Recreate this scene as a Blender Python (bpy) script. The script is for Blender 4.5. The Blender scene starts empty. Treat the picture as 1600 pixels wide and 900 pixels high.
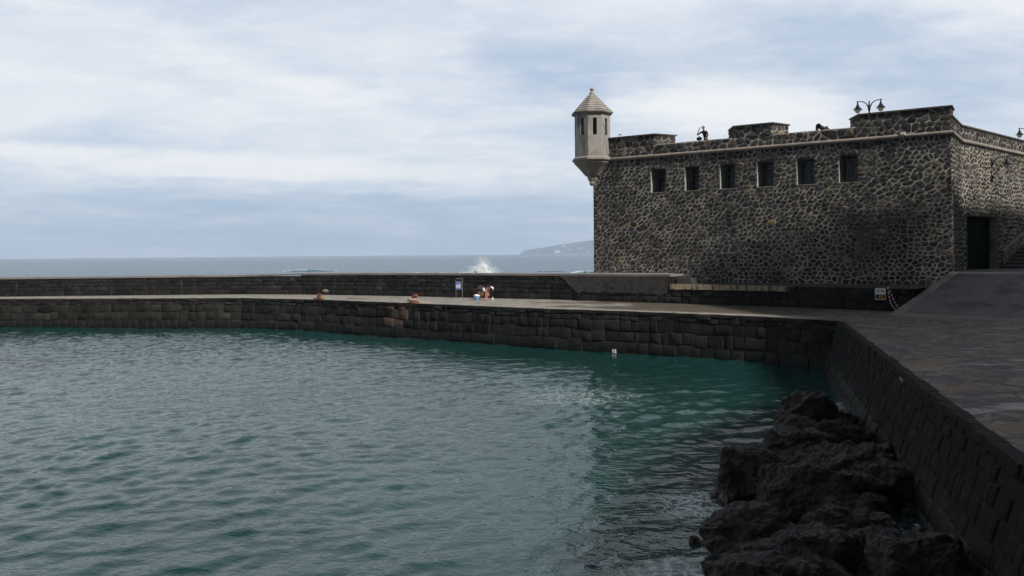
import bpy, bmesh, math, random
import numpy as np
from mathutils import Vector, Matrix, noise as mnoise
from mathutils.geometry import tessellate_polygon

random.seed(7)
rng = np.random.default_rng(11)
S = bpy.context.scene
COL = S.collection
WATER = -2.4

# ------------------------------------------------------------------ helpers
def link(o):
    COL.objects.link(o)
    return o

def tag(o, label=None, cat=None, group=None, kind=None):
    if label: o['label'] = label
    if cat: o['category'] = cat
    if group: o['group'] = group
    if kind: o['kind'] = kind
    return o

def empty(name, loc, rz=0.0):
    o = bpy.data.objects.new(name, None)
    o.empty_display_size = 0.2
    o.location = loc
    o.rotation_euler = (0, 0, rz)
    return link(o)

def world_of(o):
    m = Matrix.Translation(o.location) @ o.rotation_euler.to_matrix().to_4x4()
    if o.parent:
        return world_of(o.parent) @ o.matrix_parent_inverse @ m
    return m

def attach(o, parent, keep=True):
    """parent o; keep=True leaves o where its world coordinates put it"""
    o.parent = parent
    if keep:
        o.matrix_parent_inverse = world_of(parent).inverted()
    return o

class MB:
    """collects shapes and links them as ONE mesh object"""
    def __init__(s):
        s.v = []; s.f = []; s.mi = []; s.tone = []; s.cur = 0; s.t = 0.5; s.smooth_from = None
    def add(s, vs, fs):
        b = len(s.v)
        s.v += [tuple(p) for p in vs]
        for f in fs:
            s.f.append([b + i for i in f]); s.mi.append(s.cur); s.tone.append(s.t)
        return s
    def quad(s, a, b, c, d):
        return s.add([a, b, c, d], [(0, 1, 2, 3)])
    def hexa(s, lo, hi, bottom=True, top=True):
        """prism from two rings of the same length (lo, hi), ccw from above"""
        n = len(lo)
        fs = [(i, (i+1) % n, n+(i+1) % n, n+i) for i in range(n)]
        if bottom: fs.append(tuple(range(n-1, -1, -1)))
        if top: fs.append(tuple(range(n, 2*n)))
        return s.add(list(lo)+list(hi), fs)
    def prism(s, poly, z0, z1, bottom=True, top=True):
        return s.hexa([(x, y, z0) for x, y in poly], [(x, y, z1) for x, y in poly], bottom, top)
    def box(s, c, size, ax=None):
        """box centred at c; ax = (ux,uy,uz) unit vectors"""
        if ax is None: ax = (Vector((1,0,0)), Vector((0,1,0)), Vector((0,0,1)))
        c = Vector(c); hx, hy, hz = (q/2 for q in size)
        lo = [c - ax[0]*hx - ax[1]*hy - ax[2]*hz, c + ax[0]*hx - ax[1]*hy - ax[2]*hz,
              c + ax[0]*hx + ax[1]*hy - ax[2]*hz, c - ax[0]*hx + ax[1]*hy - ax[2]*hz]
        hi = [p + ax[2]*2*hz for p in lo]
        return s.hexa(lo, hi)
    def lathe(s, prof, c=(0,0,0), n=24, ax=None, closed=True):
        """prof: list of (r, z)"""
        if ax is None: ax = (Vector((1,0,0)), Vector((0,1,0)), Vector((0,0,1)))
        c = Vector(c); vs = []
        for r, z in prof:
            for k in range(n):
                a = 2*math.pi*k/n
                vs.append(c + ax[0]*(r*math.cos(a)) + ax[1]*(r*math.sin(a)) + ax[2]*z)
        fs = []
        for j in range(len(prof)-1):
            for k in range(n):
                fs.append((j*n+k, j*n+(k+1) % n, (j+1)*n+(k+1) % n, (j+1)*n+k))
        if closed:
            fs.append(tuple(range(n-1, -1, -1)))
            fs.append(tuple(range((len(prof)-1)*n, len(prof)*n)))
        return s.add(vs, fs)
    def tube(s, pts, r, n=10):
        pts = [Vector(p) for p in pts]
        rs = r if isinstance(r, (list, tuple)) else [r]*len(pts)
        rings = []
        up = Vector((0, 0, 1))
        for i, p in enumerate(pts):
            t = (pts[min(i+1, len(pts)-1)] - pts[max(i-1, 0)]).normalized()
            a = t.cross(up)
            if a.length < 1e-3: a = t.cross(Vector((1, 0, 0)))
            a.normalize(); b = a.cross(t).normalized()
            rings.append([p + a*(rs[i]*math.cos(2*math.pi*k/n)) + b*(rs[i]*math.sin(2*math.pi*k/n)) for k in range(n)])
        vs = [q for R in rings for q in R]
        fs = []
        for j in range(len(rings)-1):
            for k in range(n):
                fs.append((j*n+k, (j+1)*n+k, (j+1)*n+(k+1) % n, j*n+(k+1) % n))
        fs.append(tuple(range(n))); fs.append(tuple(range(len(vs)-1, len(vs)-n-1, -1)))
        return s.add(vs, fs)
    def sphere(s, c, r, n=12, m=8, sc=(1,1,1)):
        prof = []
        for j in range(m+1):
            a = -math.pi/2 + math.pi*j/m
            prof.append((max(1e-4, r*math.cos(a)), r*math.sin(a)*sc[2]))
        b = len(s.v)
        s.lathe(prof, (0,0,0), n, closed=False)
        for i in range(b, len(s.v)):
            x, y, z = s.v[i]
            s.v[i] = (c[0]+x*sc[0], c[1]+y*sc[1], c[2]+z)
        return s
    def build(s, name, mats, parent=None, smooth=False, keep=True, recalc=True):
        me = bpy.data.meshes.new(name)
        me.from_pydata(s.v, [], s.f)
        if not isinstance(mats, (list, tuple)): mats = [mats]
        for m in mats: me.materials.append(m)
        me.polygons.foreach_set('material_index', s.mi)
        at = me.attributes.new('tone', 'FLOAT', 'FACE')
        at.data.foreach_set('value', s.tone)
        if smooth: me.polygons.foreach_set('use_smooth', [True]*len(me.polygons))
        if recalc:
            bm = bmesh.new(); bm.from_mesh(me)
            bmesh.ops.recalc_face_normals(bm, faces=bm.faces)
            bm.to_mesh(me); bm.free()
        me.update()
        o = link(bpy.data.objects.new(name, me))
        if smooth == 'angle':
            me.set_sharp_from_angle(angle=math.radians(40))
        if parent: attach(o, parent, keep)
        return o

# ------------------------------------------------------------------ node graph helper
class NG:
    def __init__(s, nt):
        s.nt = nt; s.n = nt.nodes; s.l = nt.links
    def _in(s, sock, v):
        if v is None: return
        if isinstance(v, bpy.types.NodeSocket): s.l.new(v, sock)
        else:
            if sock.type == 'RGBA' and isinstance(v, (tuple, list)) and len(v) == 3: v = (*v, 1)
            sock.default_value = v
    def math(s, op, a, b=None, c=None, clamp=False):
        n = s.n.new('ShaderNodeMath'); n.operation = op; n.use_clamp = clamp
        s._in(n.inputs[0], a); s._in(n.inputs[1], b)
        if c is not None: s._in(n.inputs[2], c)
        return n.outputs[0]
    def vmath(s, op, a, b=None):
        n = s.n.new('ShaderNodeVectorMath'); n.operation = op
        s._in(n.inputs[0], a)
        if b is not None:
            s._in(n.inputs[3 if op == 'SCALE' else 1], b)
        return n.outputs[1 if op in ('LENGTH', 'DISTANCE', 'DOT_PRODUCT') else 0]
    def mix(s, f, a, b, mode='MIX'):
        n = s.n.new('ShaderNodeMix'); n.data_type = 'RGBA'; n.blend_type = mode; n.clamp_factor = True
        s._in(n.inputs[0], f); s._in(n.inputs[6], a); s._in(n.inputs[7], b)
        return n.outputs[2]
    def sstep(s, x, a, b):
        n = s.n.new('ShaderNodeMapRange'); n.interpolation_type = 'SMOOTHSTEP'
        s._in(n.inputs[0], x); n.inputs[1].default_value = a; n.inputs[2].default_value = b
        return n.outputs[0]
    def remap(s, x, a, b, c, d):
        n = s.n.new('ShaderNodeMapRange')
        s._in(n.inputs[0], x)
        for i, v in enumerate((a, b, c, d)): n.inputs[i+1].default_value = v
        return n.outputs[0]
    def ramp(s, f, stops):
        n = s.n.new('ShaderNodeValToRGB'); cr = n.color_ramp
        while len(cr.elements) < len(stops): cr.elements.new(0.5)
        for e, (p, c) in zip(cr.elements, stops):
            e.position = p; e.color = (*c, 1) if len(c) == 3 else c
        s._in(n.inputs[0], f)
        return n.outputs[0]
    def noise(s, vec, scale, detail=4, rough=0.55, dist=0.0, color=False):
        n = s.n.new('ShaderNodeTexNoise'); s._in(n.inputs['Vector'], vec)
        n.inputs['Scale'].default_value = scale; n.inputs['Detail'].default_value = detail
        n.inputs['Roughness'].default_value = rough; n.inputs['Distortion'].default_value = dist
        return n.outputs[1 if color else 0]
    def voronoi(s, vec, scale, feature='F1', rand=1.0, out=0, smooth=None):
        n = s.n.new('ShaderNodeTexVoronoi'); n.feature = feature
        s._in(n.inputs['Vector'], vec); n.inputs['Scale'].default_value = scale
        n.inputs['Randomness'].default_value = rand
        return n.outputs[out]
    def obj(s): return s.n.new('ShaderNodeTexCoord').outputs['Object']
    def geo(s, k='Position'): return s.n.new('ShaderNodeNewGeometry').outputs[k]
    def sep(s, v):
        n = s.n.new('ShaderNodeSeparateXYZ'); s._in(n.inputs[0], v); return n.outputs
    def comb(s, x, y, z):
        n = s.n.new('ShaderNodeCombineXYZ')
        for i, q in enumerate((x, y, z)): s._in(n.inputs[i], q)
        return n.outputs[0]
    def attr(s, name):
        n = s.n.new('ShaderNodeAttribute'); n.attribute_name = name; return n.outputs['Fac']
    def bump(s, h, strength=0.5, dist=0.05, normal=None):
        n = s.n.new('ShaderNodeBump'); n.inputs['Strength'].default_value = strength
        n.inputs['Distance'].default_value = dist; s._in(n.inputs['Height'], h)
        if normal is not None: s._in(n.inputs['Normal'], normal)
        return n.outputs[0]

def new_mat(name):
    m = bpy.data.materials.new(name); m.use_nodes = True
    g = NG(m.node_tree)
    p = m.node_tree.nodes['Principled BSDF']
    return m, g, p

def setp(g, p, color=None, rough=None, metal=None, spec=None, normal=None, ior=None):
    if color is not None: g._in(p.inputs['Base Color'], color)
    if rough is not None: g._in(p.inputs['Roughness'], rough)
    if metal is not None: g._in(p.inputs['Metallic'], metal)
    if spec is not None: g._in(p.inputs['Specular IOR Level'], spec)
    if normal is not None: g._in(p.inputs['Normal'], normal)
    if ior is not None: g._in(p.inputs['IOR'], ior)

def simple(name, col, rough=0.6, metal=0.0, var=0.25, scale=6.0, spec=0.4, bump=0.15):
    m, g, p = new_mat(name)
    v = g.obj()
    n = g.noise(v, scale, 5, 0.6)
    k = g.remap(n, 0.25, 0.75, 1-var, 1+var)
    c = g.vmath('SCALE', tuple(col), k)
    setp(g, p, c, g.remap(n, 0.2, 0.8, max(0.05, rough-0.1), min(1, rough+0.1)), metal, spec, g.bump(n, bump, 0.02))
    return m

# ------------------------------------------------------------------ materials
M = {}

def mat_rubble(name, scale=3.2, mortar=(0.47, 0.43, 0.355), edge=(0.030, 0.105), zs=1.4, fade=0.0):
    m, g, p = new_mat(name)
    v0 = g.obj()
    warp = g.noise(v0, 1.7, 3, 0.5, color=True)
    warp = g.vmath('SCALE', g.vmath('SUBTRACT', warp, (0.5, 0.5, 0.5)), 0.36)
    fine = g.noise(v0, 9.0, 3, 0.6, color=True)
    fine = g.vmath('SCALE', g.vmath('SUBTRACT', fine, (0.5, 0.5, 0.5)), 0.07)
    v = g.vmath('ADD', g.vmath('ADD', v0, warp), fine)
    v = g.vmath('MULTIPLY', v, (1, 1, zs))
    d = g.voronoi(v, scale, 'DISTANCE_TO_EDGE', 0.95)
    c = g.voronoi(v, scale, 'F1', 0.95, out=1)
    f1 = g.voronoi(v, scale, 'F1', 0.95, out=0)
    d = g.math('MINIMUM', d, g.math('MULTIPLY', g.math('SUBTRACT', 0.88, f1), 0.6))
    cs = g.sep(c)
    big = g.noise(v0, 0.22, 4, 0.6)
    grit = g.noise(v0, 14.0, 6, 0.7)
    mid = g.noise(v0, 3.0, 5, 0.6)
    # width of the joints varies over the wall
    w = g.remap(big, 0.3, 0.7, -0.015, 0.018)
    dd = g.math('SUBTRACT', d, w)
    dd = g.math('ADD', dd, g.remap(grit, 0.3, 0.7, -0.022, 0.022))
    stone = g.sstep(dd, edge[0], edge[1])
    tone = g.ramp(cs[0], [(0.0, (0.022, 0.020, 0.021)), (0.35, (0.042, 0.038, 0.037)), (0.65, (0.068, 0.060, 0.056)),
                          (0.88, (0.095, 0.083, 0.073)), (0.97, (0.13, 0.105, 0.08)), (1.0, (0.20, 0.145, 0.095))])
    tone = g.mix(g.remap(cs[1], 0.75, 1.0, 0, 0.55), tone, (0.055, 0.058, 0.072))
    tone = g.mix(1.0, tone, g.vmath('SCALE', (1, 1, 1), g.remap(grit, 0.2, 0.8, 0.55, 1.5)), 'MULTIPLY')
    mo = g.mix(g.remap(mid, 0.35, 0.7, 0, 1), mortar, tuple(q*0.62 for q in mortar))
    mo = g.mix(g.math('MULTIPLY', g.sstep(g.noise(v0, 0.55, 5, 0.65), 0.47, 0.66), 0.72), mo, tuple(q*0.26 for q in mortar))
    mo = g.mix(1.0, mo, g.vmath('SCALE', (1, 1, 1), g.remap(grit, 0.2, 0.8, 0.7, 1.25)), 'MULTIPLY')
    # weather: ochre and pale salt stains with a shape of their own
    och = g.sstep(g.noise(v0, 0.8, 4, 0.65), 0.66, 0.76)
    mo = g.mix(g.math('MULTIPLY', och, 0.5), mo, (0.30, 0.18, 0.075))
    z = g.sep(v0)[2]
    salt = g.math('MULTIPLY', g.sstep(g.noise(v0, 1.1, 5, 0.65), 0.56, 0.7), g.sstep(z, 3.2, 1.2))
    col = g.mix(stone, mo, tone)
    col = g.mix(g.math('MULTIPLY', salt, 0.55), col, (0.36, 0.33, 0.29))
    soot = g.remap(g.noise(v0, 0.35, 4, 0.6, 0.4), 0.35, 0.7, 1.1, 0.6)
    col = g.mix(1.0, col, g.vmath('SCALE', (1, 1, 1), soot), 'MULTIPLY')
    h = g.math('ADD', g.math('MULTIPLY', stone, 0.8), g.math('MULTIPLY', grit, 0.35))
    setp(g, p, col, 0.9, 0, 0.2, g.bump(h, 0.9, 0.06))
    return m

M['rubble'] = mat_rubble('rubble_masonry')
M['rubble_big'] = mat_rubble('parapet_masonry', 2.4, (0.40, 0.365, 0.30), (0.035, 0.095), 1.15)

def mat_mortar_bed():
    m, g, p = new_mat('mortar_bed')
    v = g.obj(); z = g.sep(v)[2]
    grit = g.noise(v, 14.0, 6, 0.7); mid = g.noise(v, 2.6, 5, 0.6)
    c = g.mix(g.remap(mid, 0.35, 0.7, 0, 1), (0.42, 0.385, 0.32), (0.24, 0.218, 0.18))
    c = g.mix(g.math('MULTIPLY', g.sstep(g.noise(v, 0.5, 5, 0.65), 0.45, 0.66), 0.75), c, (0.105, 0.096, 0.080))
    c = g.mix(g.math('MULTIPLY', g.sstep(g.noise(v, 0.8, 4, 0.65), 0.66, 0.76), 0.5), c, (0.30, 0.18, 0.075))
    salt = g.math('MULTIPLY', g.sstep(g.noise(v, 1.0, 5, 0.65), 0.50, 0.64), g.sstep(z, 3.6, 1.4))
    c = g.mix(g.math('MULTIPLY', salt, 0.8), c, (0.55, 0.51, 0.45))
    c = g.mix(1.0, c, g.vmath('SCALE', (1, 1, 1), g.remap(grit, 0.2, 0.8, 0.65, 1.3)), 'MULTIPLY')
    setp(g, p, c, 0.95, 0, 0.15, g.bump(g.math('ADD', grit, g.math('MULTIPLY', mid, .7)), 0.9, 0.05))
    return m
M['bed'] = mat_mortar_bed()
def mat_rubble_stone():
    m, g, p = new_mat('rubble_stone')
    v = g.obj(); t = g.attr('tone'); z = g.sep(v)[2]
    grit = g.noise(v, 13.0, 6, 0.72); mid = g.noise(v, 3.5, 5, 0.6)
    f = g.math('ADD', t, g.math('MULTIPLY', g.math('SUBTRACT', mid, .5), .5))
    c = g.ramp(f, [(0.0, (0.020, 0.0185, 0.019)), (0.35, (0.040, 0.036, 0.035)), (0.62, (0.066, 0.059, 0.055)), (0.82, (0.105, 0.092, 0.080)), (0.93, (0.15, 0.125, 0.095)), (1.0, (0.23, 0.165, 0.10))])
    blu = g.math('MULTIPLY', g.math('GREATER_THAN', g.math('FRACT', g.math('MULTIPLY', t, 17.3)), .75), .55)
    c = g.mix(blu, c, (0.060, 0.062, 0.074))
    # lime smeared over the stone faces in places
    sm = g.math('MULTIPLY', g.sstep(g.math('ADD', g.noise(v, 5.5, 6, 0.7), g.math('MULTIPLY', g.noise(v, 0.6, 4, 0.6), .55)), 0.84, 0.97), 0.65)
    c = g.mix(sm, c, (0.27, 0.245, 0.205))
    c = g.mix(1.0, c, g.vmath('SCALE', (1, 1, 1), g.remap(grit, 0.2, 0.8, 0.5, 1.55)), 'MULTIPLY')
    damp = g.remap(g.noise(v, 0.35, 4, 0.6, 0.4), 0.35, 0.7, 1.1, 0.65)
    c = g.mix(1.0, c, g.vmath('SCALE', (1, 1, 1), damp), 'MULTIPLY')
    setp(g, p, c, 0.9, 0, 0.2, g.bump(g.math('ADD', grit, mid), 0.9, 0.05))
    return m
M['rstone'] = mat_rubble_stone()

def mat_block(name, dark=(0.009, 0.0085, 0.007), mid=(0.025, 0.024, 0.0215), light=(0.066, 0.062, 0.054), wet=True, salt=0.3):
    m, g, p = new_mat(name)
    v = g.geo('Position')
    t = g.attr('tone')
    n1 = g.noise(v, 2.2, 6, 0.65); n2 = g.noise(v, 11.0, 5, 0.7)
    f = g.math('ADD', g.math('MULTIPLY', t, 0.55), g.math('MULTIPLY', g.math('SUBTRACT', n1, 0.5), 0.9))
    f = g.math('ADD', f, g.math('MULTIPLY', g.math('SUBTRACT', n2, 0.5), 0.6))
    f = g.math('ADD', f, g.math('MULTIPLY', g.math('SUBTRACT', g.noise(v, 0.45, 4, 0.6), 0.52), 0.9))
    col = g.ramp(f, [(0.0, dark), (0.45, mid), (0.85, light), (1.0, tuple(q*1.7 for q in light))])
    # tone above 1 marks the odd rusty or lichen covered block
    rust = g.math('GREATER_THAN', t, 1.5)
    col = g.mix(g.math('MULTIPLY', rust, g.remap(n1, 0.3, 0.7, 0.3, 0.9)), col, (0.065, 0.032, 0.016))
    pale = g.math('GREATER_THAN', t, 2.5)
    col = g.mix(g.math('MULTIPLY', pale, g.remap(n1, 0.3, 0.7, 0.4, 1.0)), col, (0.27, 0.23, 0.14))
    z = g.sep(v)[2]
    st = g.noise(g.vmath('MULTIPLY', v, (1.6, 1.6, 0.22)), 1.6, 5, 0.65)
    streak = g.math('MULTIPLY', g.sstep(st, 0.62, 0.74), salt)
    col = g.mix(streak, col, (0.20, 0.185, 0.15))
    rough = g.remap(n2, 0.2, 0.8, 0.65, 0.95)
    if wet:
        zn = g.math('ADD', z, g.math('MULTIPLY', g.math('SUBTRACT', n1, 0.5), 0.9))
        low = g.sstep(zn, -1.2, -2.0)
        col = g.mix(g.math('MULTIPLY', low, 0.8), col, (0.010, 0.011, 0.009))
        rough = g.remap(low, 0, 1, 0.85, 0.4)
    h = g.math('ADD', n1, g.math('MULTIPLY', n2, 0.5))
    setp(g, p, col, rough, 0, 0.16, g.bump(h, 1.0, 0.07))
    return m
M['harbour_block'] = mat_block('harbour_blocks')
M['dark_block'] = mat_block('darker_harbour_blocks', (0.004, 0.004, 0.004), (0.012, 0.012, 0.0115), (0.034, 0.033, 0.029), True, 0.12)  # darker colours of the same blocks, for the right quay wall
M['sea_block'] = mat_block('sea_wall_blocks', (0.009, 0.0085, 0.0085), (0.028, 0.0265, 0.026), (0.085, 0.078, 0.072), False, 0.3)
M['joint'] = simple('dark_joint', (0.015, 0.014, 0.012), 0.95, 0, 0.4, 5, 0.1)
M['dark_joint'] = simple('black_joint', (0.007, 0.007, 0.0065), 0.95, 0, 0.4, 5, 0.1)
M['low_block'] = mat_block('ledge_wall_blocks', (0.010, 0.010, 0.010), (0.026, 0.025, 0.023), (0.075, 0.065, 0.055), False, 0.25)

def mat_concrete(name, col, stain=(0.10, 0.085, 0.06), amount=0.4, scale=0.5, rough=0.85):
    m, g, p = new_mat(name)
    v = g.geo('Position')
    n1 = g.noise(v, scale, 6, 0.65); n2 = g.noise(v, 8, 6, 0.7)
    c = g.mix(g.math('MULTIPLY', g.sstep(n1, 0.45, 0.68), amount), col, stain)
    c = g.mix(1.0, c, g.vmath('SCALE', (1, 1, 1), g.remap(n2, 0.25, 0.75, 0.72, 1.28)), 'MULTIPLY')
    setp(g, p, c, rough, 0, 0.3, g.bump(n2, 0.5, 0.03))
    return m
M['coping'] = mat_concrete('sea_wall_coping', (0.20, 0.185, 0.18), (0.10, 0.09, 0.085), 0.6, 0.8)
M['cordon'] = mat_concrete('cordon_stone', (0.26, 0.225, 0.19), (0.12, 0.105, 0.09), 0.5, 0.9)
M['slab'] = mat_concrete('dark_coping_slab', (0.085, 0.072, 0.072), (0.045, 0.04, 0.04), 0.5, 1.0)
M['mortar'] = mat_concrete('lime_mortar', (0.27, 0.245, 0.205), (0.12, 0.105, 0.085), 0.7, 1.3)
def mat_turret():
    m, g, p = new_mat('streaked_turret_plaster')
    v = g.geo('Position')
    st = g.noise(g.vmath('MULTIPLY', v, (2.6, 2.6, .35)), 1.7, 6, .68); n2 = g.noise(v, 9, 6, .7); n1 = g.noise(v, 1.2, 5, .6)
    c = g.mix(g.math('MULTIPLY', g.sstep(st, .44, .66), .7), (0.31, 0.292, 0.272), (0.12, 0.113, 0.108))
    c = g.mix(g.math('MULTIPLY', g.sstep(n1, .55, .7), .5), c, (0.19, 0.17, 0.145))
    c = g.mix(1.0, c, g.vmath('SCALE', (1, 1, 1), g.remap(n2, .25, .75, .75, 1.25)), 'MULTIPLY')
    setp(g, p, c, .9, 0, .2, g.bump(n2, .6, .03))
    return m
M['turret'] = mat_turret()
M['turret_old'] = mat_concrete('turret_plaster', (0.285, 0.27, 0.255), (0.135, 0.127, 0.122), 0.85, 1.5)
M['turret_roof'] = mat_concrete('turret_roof_stone', (0.33, 0.305, 0.28), (0.14, 0.13, 0.12), 0.7, 2.2)
M['turret_trim'] = mat_concrete('turret_trim_stone', (0.27, 0.245, 0.215), (0.13, 0.118, 0.102), 0.6, 1.4)
M['reveal'] = mat_concrete('reveal_plaster', (0.30, 0.31, 0.305), (0.17, 0.175, 0.17), 0.5, 1.2)
M['plaster_band'] = None
M['sea_plaster'] = mat_concrete('weathered_plaster', (0.058, 0.054, 0.050), (0.026, 0.025, 0.023), 0.95, 2.2)
M['ledge'] = mat_concrete('ledge_earth', (0.075, 0.063, 0.048), (0.035, 0.030, 0.024), 0.7, 0.8)
M['ramp'] = mat_concrete('ramp_asphalt', (0.12, 0.113, 0.113), (0.055, 0.052, 0.054), 0.9, 0.75)
M['ramp_edge'] = mat_concrete('worn_concrete', (0.18, 0.165, 0.145), (0.09, 0.083, 0.072), 0.7, 0.8)
M['step'] = mat_concrete('step_stone', (0.30, 0.285, 0.265), (0.16, 0.15, 0.14), 0.5, 0.9)

def mat_band():
    m, g, p = new_mat('streaked_limewash')
    v = g.geo('Position')
    st = g.noise(g.vmath('MULTIPLY', v, (2.2, 2.2, 0.35)), 2.0, 6, 0.7)
    n2 = g.noise(v, 9, 5, 0.7)
    c = g.mix(g.sstep(st, 0.46, 0.64), (0.36, 0.295, 0.205), (0.05, 0.043, 0.035))
    c = g.mix(1.0, c, g.vmath('SCALE', (1, 1, 1), g.remap(n2, 0.25, 0.75, 0.7, 1.3)), 'MULTIPLY')
    setp(g, p, c, 0.9, 0, 0.2, g.bump(n2, 0.5, 0.02))
    return m
M['plaster_band'] = mat_band()

def mat_quay():
    """pale concrete on the mole, dark cobbled and partly wet paving on the landward quay"""
    m, g, p = new_mat('quay_paving')
    v = g.geo('Position'); x, y, z = g.sep(v)
    n1 = g.noise(v, 0.35, 6, 0.65); n2 = g.noise(v, 6, 6, 0.7); n3 = g.noise(v, 1.2, 5, 0.6)
    grit = g.remap(n2, 0.25, 0.75, 0.75, 1.25)
    # across-mole coordinate: distance from the line of the sea wall
    conc = g.mix(g.sstep(n3, 0.40, 0.62), (0.25, 0.235, 0.205), (0.165, 0.155, 0.135))
    wetm = g.noise(g.vmath('MULTIPLY', v, (0.20, 0.42, 1)), 1.0, 4, 0.55)
    wetx = g.math('ADD', g.remap(x, 1.0, 9.0, -0.14, 0.18), wetm)
    wetx = g.math('ADD', wetx, g.remap(x, -18.0, -30.0, 0.0, 0.07))
    dist = g.math('ADD', g.math('MULTIPLY', g.math('SUBTRACT', x, 1.83), .561), g.math('MULTIPLY', g.math('SUBTRACT', y, 45.9), .828))
    dist = g.math('ADD', dist, g.math('MULTIPLY', g.math('SUBTRACT', n3, .5), 1.6))
    wet = g.math('MULTIPLY', g.sstep(wetx, 0.47, 0.56), g.sstep(dist, .9, 2.0))
    conc = g.mix(g.math('MULTIPLY', wet, 0.85), conc, (0.050, 0.037, 0.023))
    # cobbles
    wv = g.vmath('ADD', v, g.vmath('SCALE', g.vmath('SUBTRACT', g.noise(v, 1.5, 3, 0.5, color=True), (0.5, 0.5, 0.5)), 0.25))
    wv = g.vmath('MULTIPLY', wv, (1, 1, 0.0))
    dd = g.voronoi(wv, 2.6, 'DISTANCE_TO_EDGE', 0.9)
    cc = g.sep(g.voronoi(wv, 2.6, 'F1', 0.9, out=1))[0]
    stone = g.sstep(g.math('ADD', dd, g.remap(n2, 0.3, 0.7, -0.03, 0.03)), 0.03, 0.10)
    ct = g.ramp(cc, [(0, (0.052, 0.048, 0.048)), (0.5, (0.100, 0.092, 0.087)), (1, (0.18, 0.162, 0.145))])
    brown = g.sstep(g.noise(v, 0.33, 5, 0.6, 0.6), 0.50, 0.60)
    jt = g.mix(brown, (0.07, 0.063, 0.057), (0.20, 0.135, 0.085))
    ct = g.mix(g.math('MULTIPLY', brown, 0.6), ct, (0.185, 0.125, 0.08))
    cob = g.mix(stone, jt, ct)
    # landward of a line across the quay the paving is cobble
    side = g.math('ADD', x, g.math('MULTIPLY', g.math('SUBTRACT', 42.0, y), 0.55))
    side = g.math('ADD', side, g.math('MULTIPLY', g.math('SUBTRACT', n1, 0.5), 3.0))
    k = g.sstep(side, 15.6, 17.2)
    col = g.mix(k, conc, cob)
    col = g.mix(1.0, col, g.vmath('SCALE', (1, 1, 1), grit), 'MULTIPLY')
    pud = g.sstep(g.noise(g.vmath('MULTIPLY', v, (0.4, 1.0, 1)), 0.8, 4, 0.6), 0.55, 0.63)
    pud = g.math('MULTIPLY', pud, k)
    r = g.remap(n2, 0.2, 0.8, 0.7, 0.95)
    r = g.math('SUBTRACT', r, g.math('MULTIPLY', g.math('MAXIMUM', g.math('MULTIPLY', wet, 0.30), pud), 0.50))
    col = g.mix(g.math('MULTIPLY', pud, 0.4), col, (0.03, 0.03, 0.032))
    h = g.math('ADD', g.math('MULTIPLY', n2, 0.4), g.math('MULTIPLY', g.math('MULTIPLY', stone, k), 0.9))
    setp(g, p, col, r, 0, 0.35, g.bump(h, 0.7, 0.04))
    return m
M['quay'] = mat_quay()

M['iron'] = simple('black_iron', (0.018, 0.017, 0.024), 0.45, 0.6, 0.3, 8)
M['gun'] = simple('gun_iron', (0.012, 0.012, 0.014), 0.5, 0.5, 0.3, 8)
M['rust'] = simple('rusty_iron', (0.20, 0.075, 0.030), 0.85, 0.1, 0.55, 14, 0.3, 0.5)
M['rope'] = simple('pale_rope', (0.46, 0.37, 0.28), 0.95, 0, 0.3, 30, 0.1, 0.6)
M['globe'] = simple('lamp_glass', (0.60, 0.58, 0.52), 0.25, 0, 0.08, 4, 0.5, 0.02)
M['white'] = simple('white_paint', (0.78, 0.78, 0.77), 0.5, 0, 0.06, 9)
M['feather'] = simple('white_feathers', (0.78, 0.77, 0.75), 0.85, 0, 0.08, 30)
M['feather_grey'] = simple('grey_feathers', (0.35, 0.36, 0.38), 0.85, 0, 0.1, 30)
M['beak'] = simple('yellow_beak', (0.65, 0.38, 0.05), 0.5, 0, 0.1, 30)
M['skin'] = simple('skin', (0.52, 0.25, 0.175), 0.6, 0, 0.08, 20, 0.35, 0.03)
M['navy'] = simple('navy_cotton', (0.018, 0.018, 0.09), 0.9, 0, 0.2, 14, 0.1)
M['greycloth'] = simple('dark_grey_cotton', (0.045, 0.045, 0.047), 0.92, 0, 0.2, 14, 0.1)
M['charcoal'] = simple('charcoal_cotton', (0.030, 0.030, 0.040), 0.92, 0, 0.2, 14, 0.1)
M['whitecloth'] = simple('white_cotton', (0.75, 0.74, 0.72), 0.9, 0, 0.06, 14, 0.1)
M['trouser'] = simple('dark_trousers', (0.03, 0.03, 0.035), 0.9, 0, 0.2, 14, 0.1)
M['hair'] = simple('grey_hair', (0.30, 0.28, 0.26), 0.8, 0, 0.25, 40, 0.2)
M['hairdark'] = simple('brown_hair', (0.06, 0.04, 0.03), 0.7, 0, 0.3, 40, 0.2)
M['bluepl'] = simple('blue_plastic', (0.10, 0.30, 0.55), 0.4, 0, 0.08, 8)
M['signblue'] = simple('blue_sign', (0.12, 0.17, 0.36), 0.45, 0, 0.1, 8)
M['steel'] = simple('grey_post', (0.17, 0.17, 0.165), 0.5, 0.5, 0.2, 8)
M['signblack'] = simple('black_print', (0.015, 0.014, 0.02), 0.5, 0, 0.1, 8)
M['signorange'] = simple('ochre_print', (0.50, 0.25, 0.06), 0.5, 0, 0.25, 20)
M['red'] = simple('red_plastic', (0.42, 0.03, 0.035), 0.5, 0, 0.1, 8)
M['pink'] = simple('warning_red', (0.60, 0.16, 0.12), 0.5, 0, 0.1, 8)
M['door'] = simple('dark_green_gate', (0.006, 0.012, 0.010), 0.95, 0, 0.3, 3, 0.03)
M['bars'] = simple('painted_bars', (0.09, 0.095, 0.09), 0.6, 0.2, 0.2, 8)
M['wood'] = simple('old_carriage_wood', (0.06, 0.04, 0.03), 0.85, 0, 0.3, 6)

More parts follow.
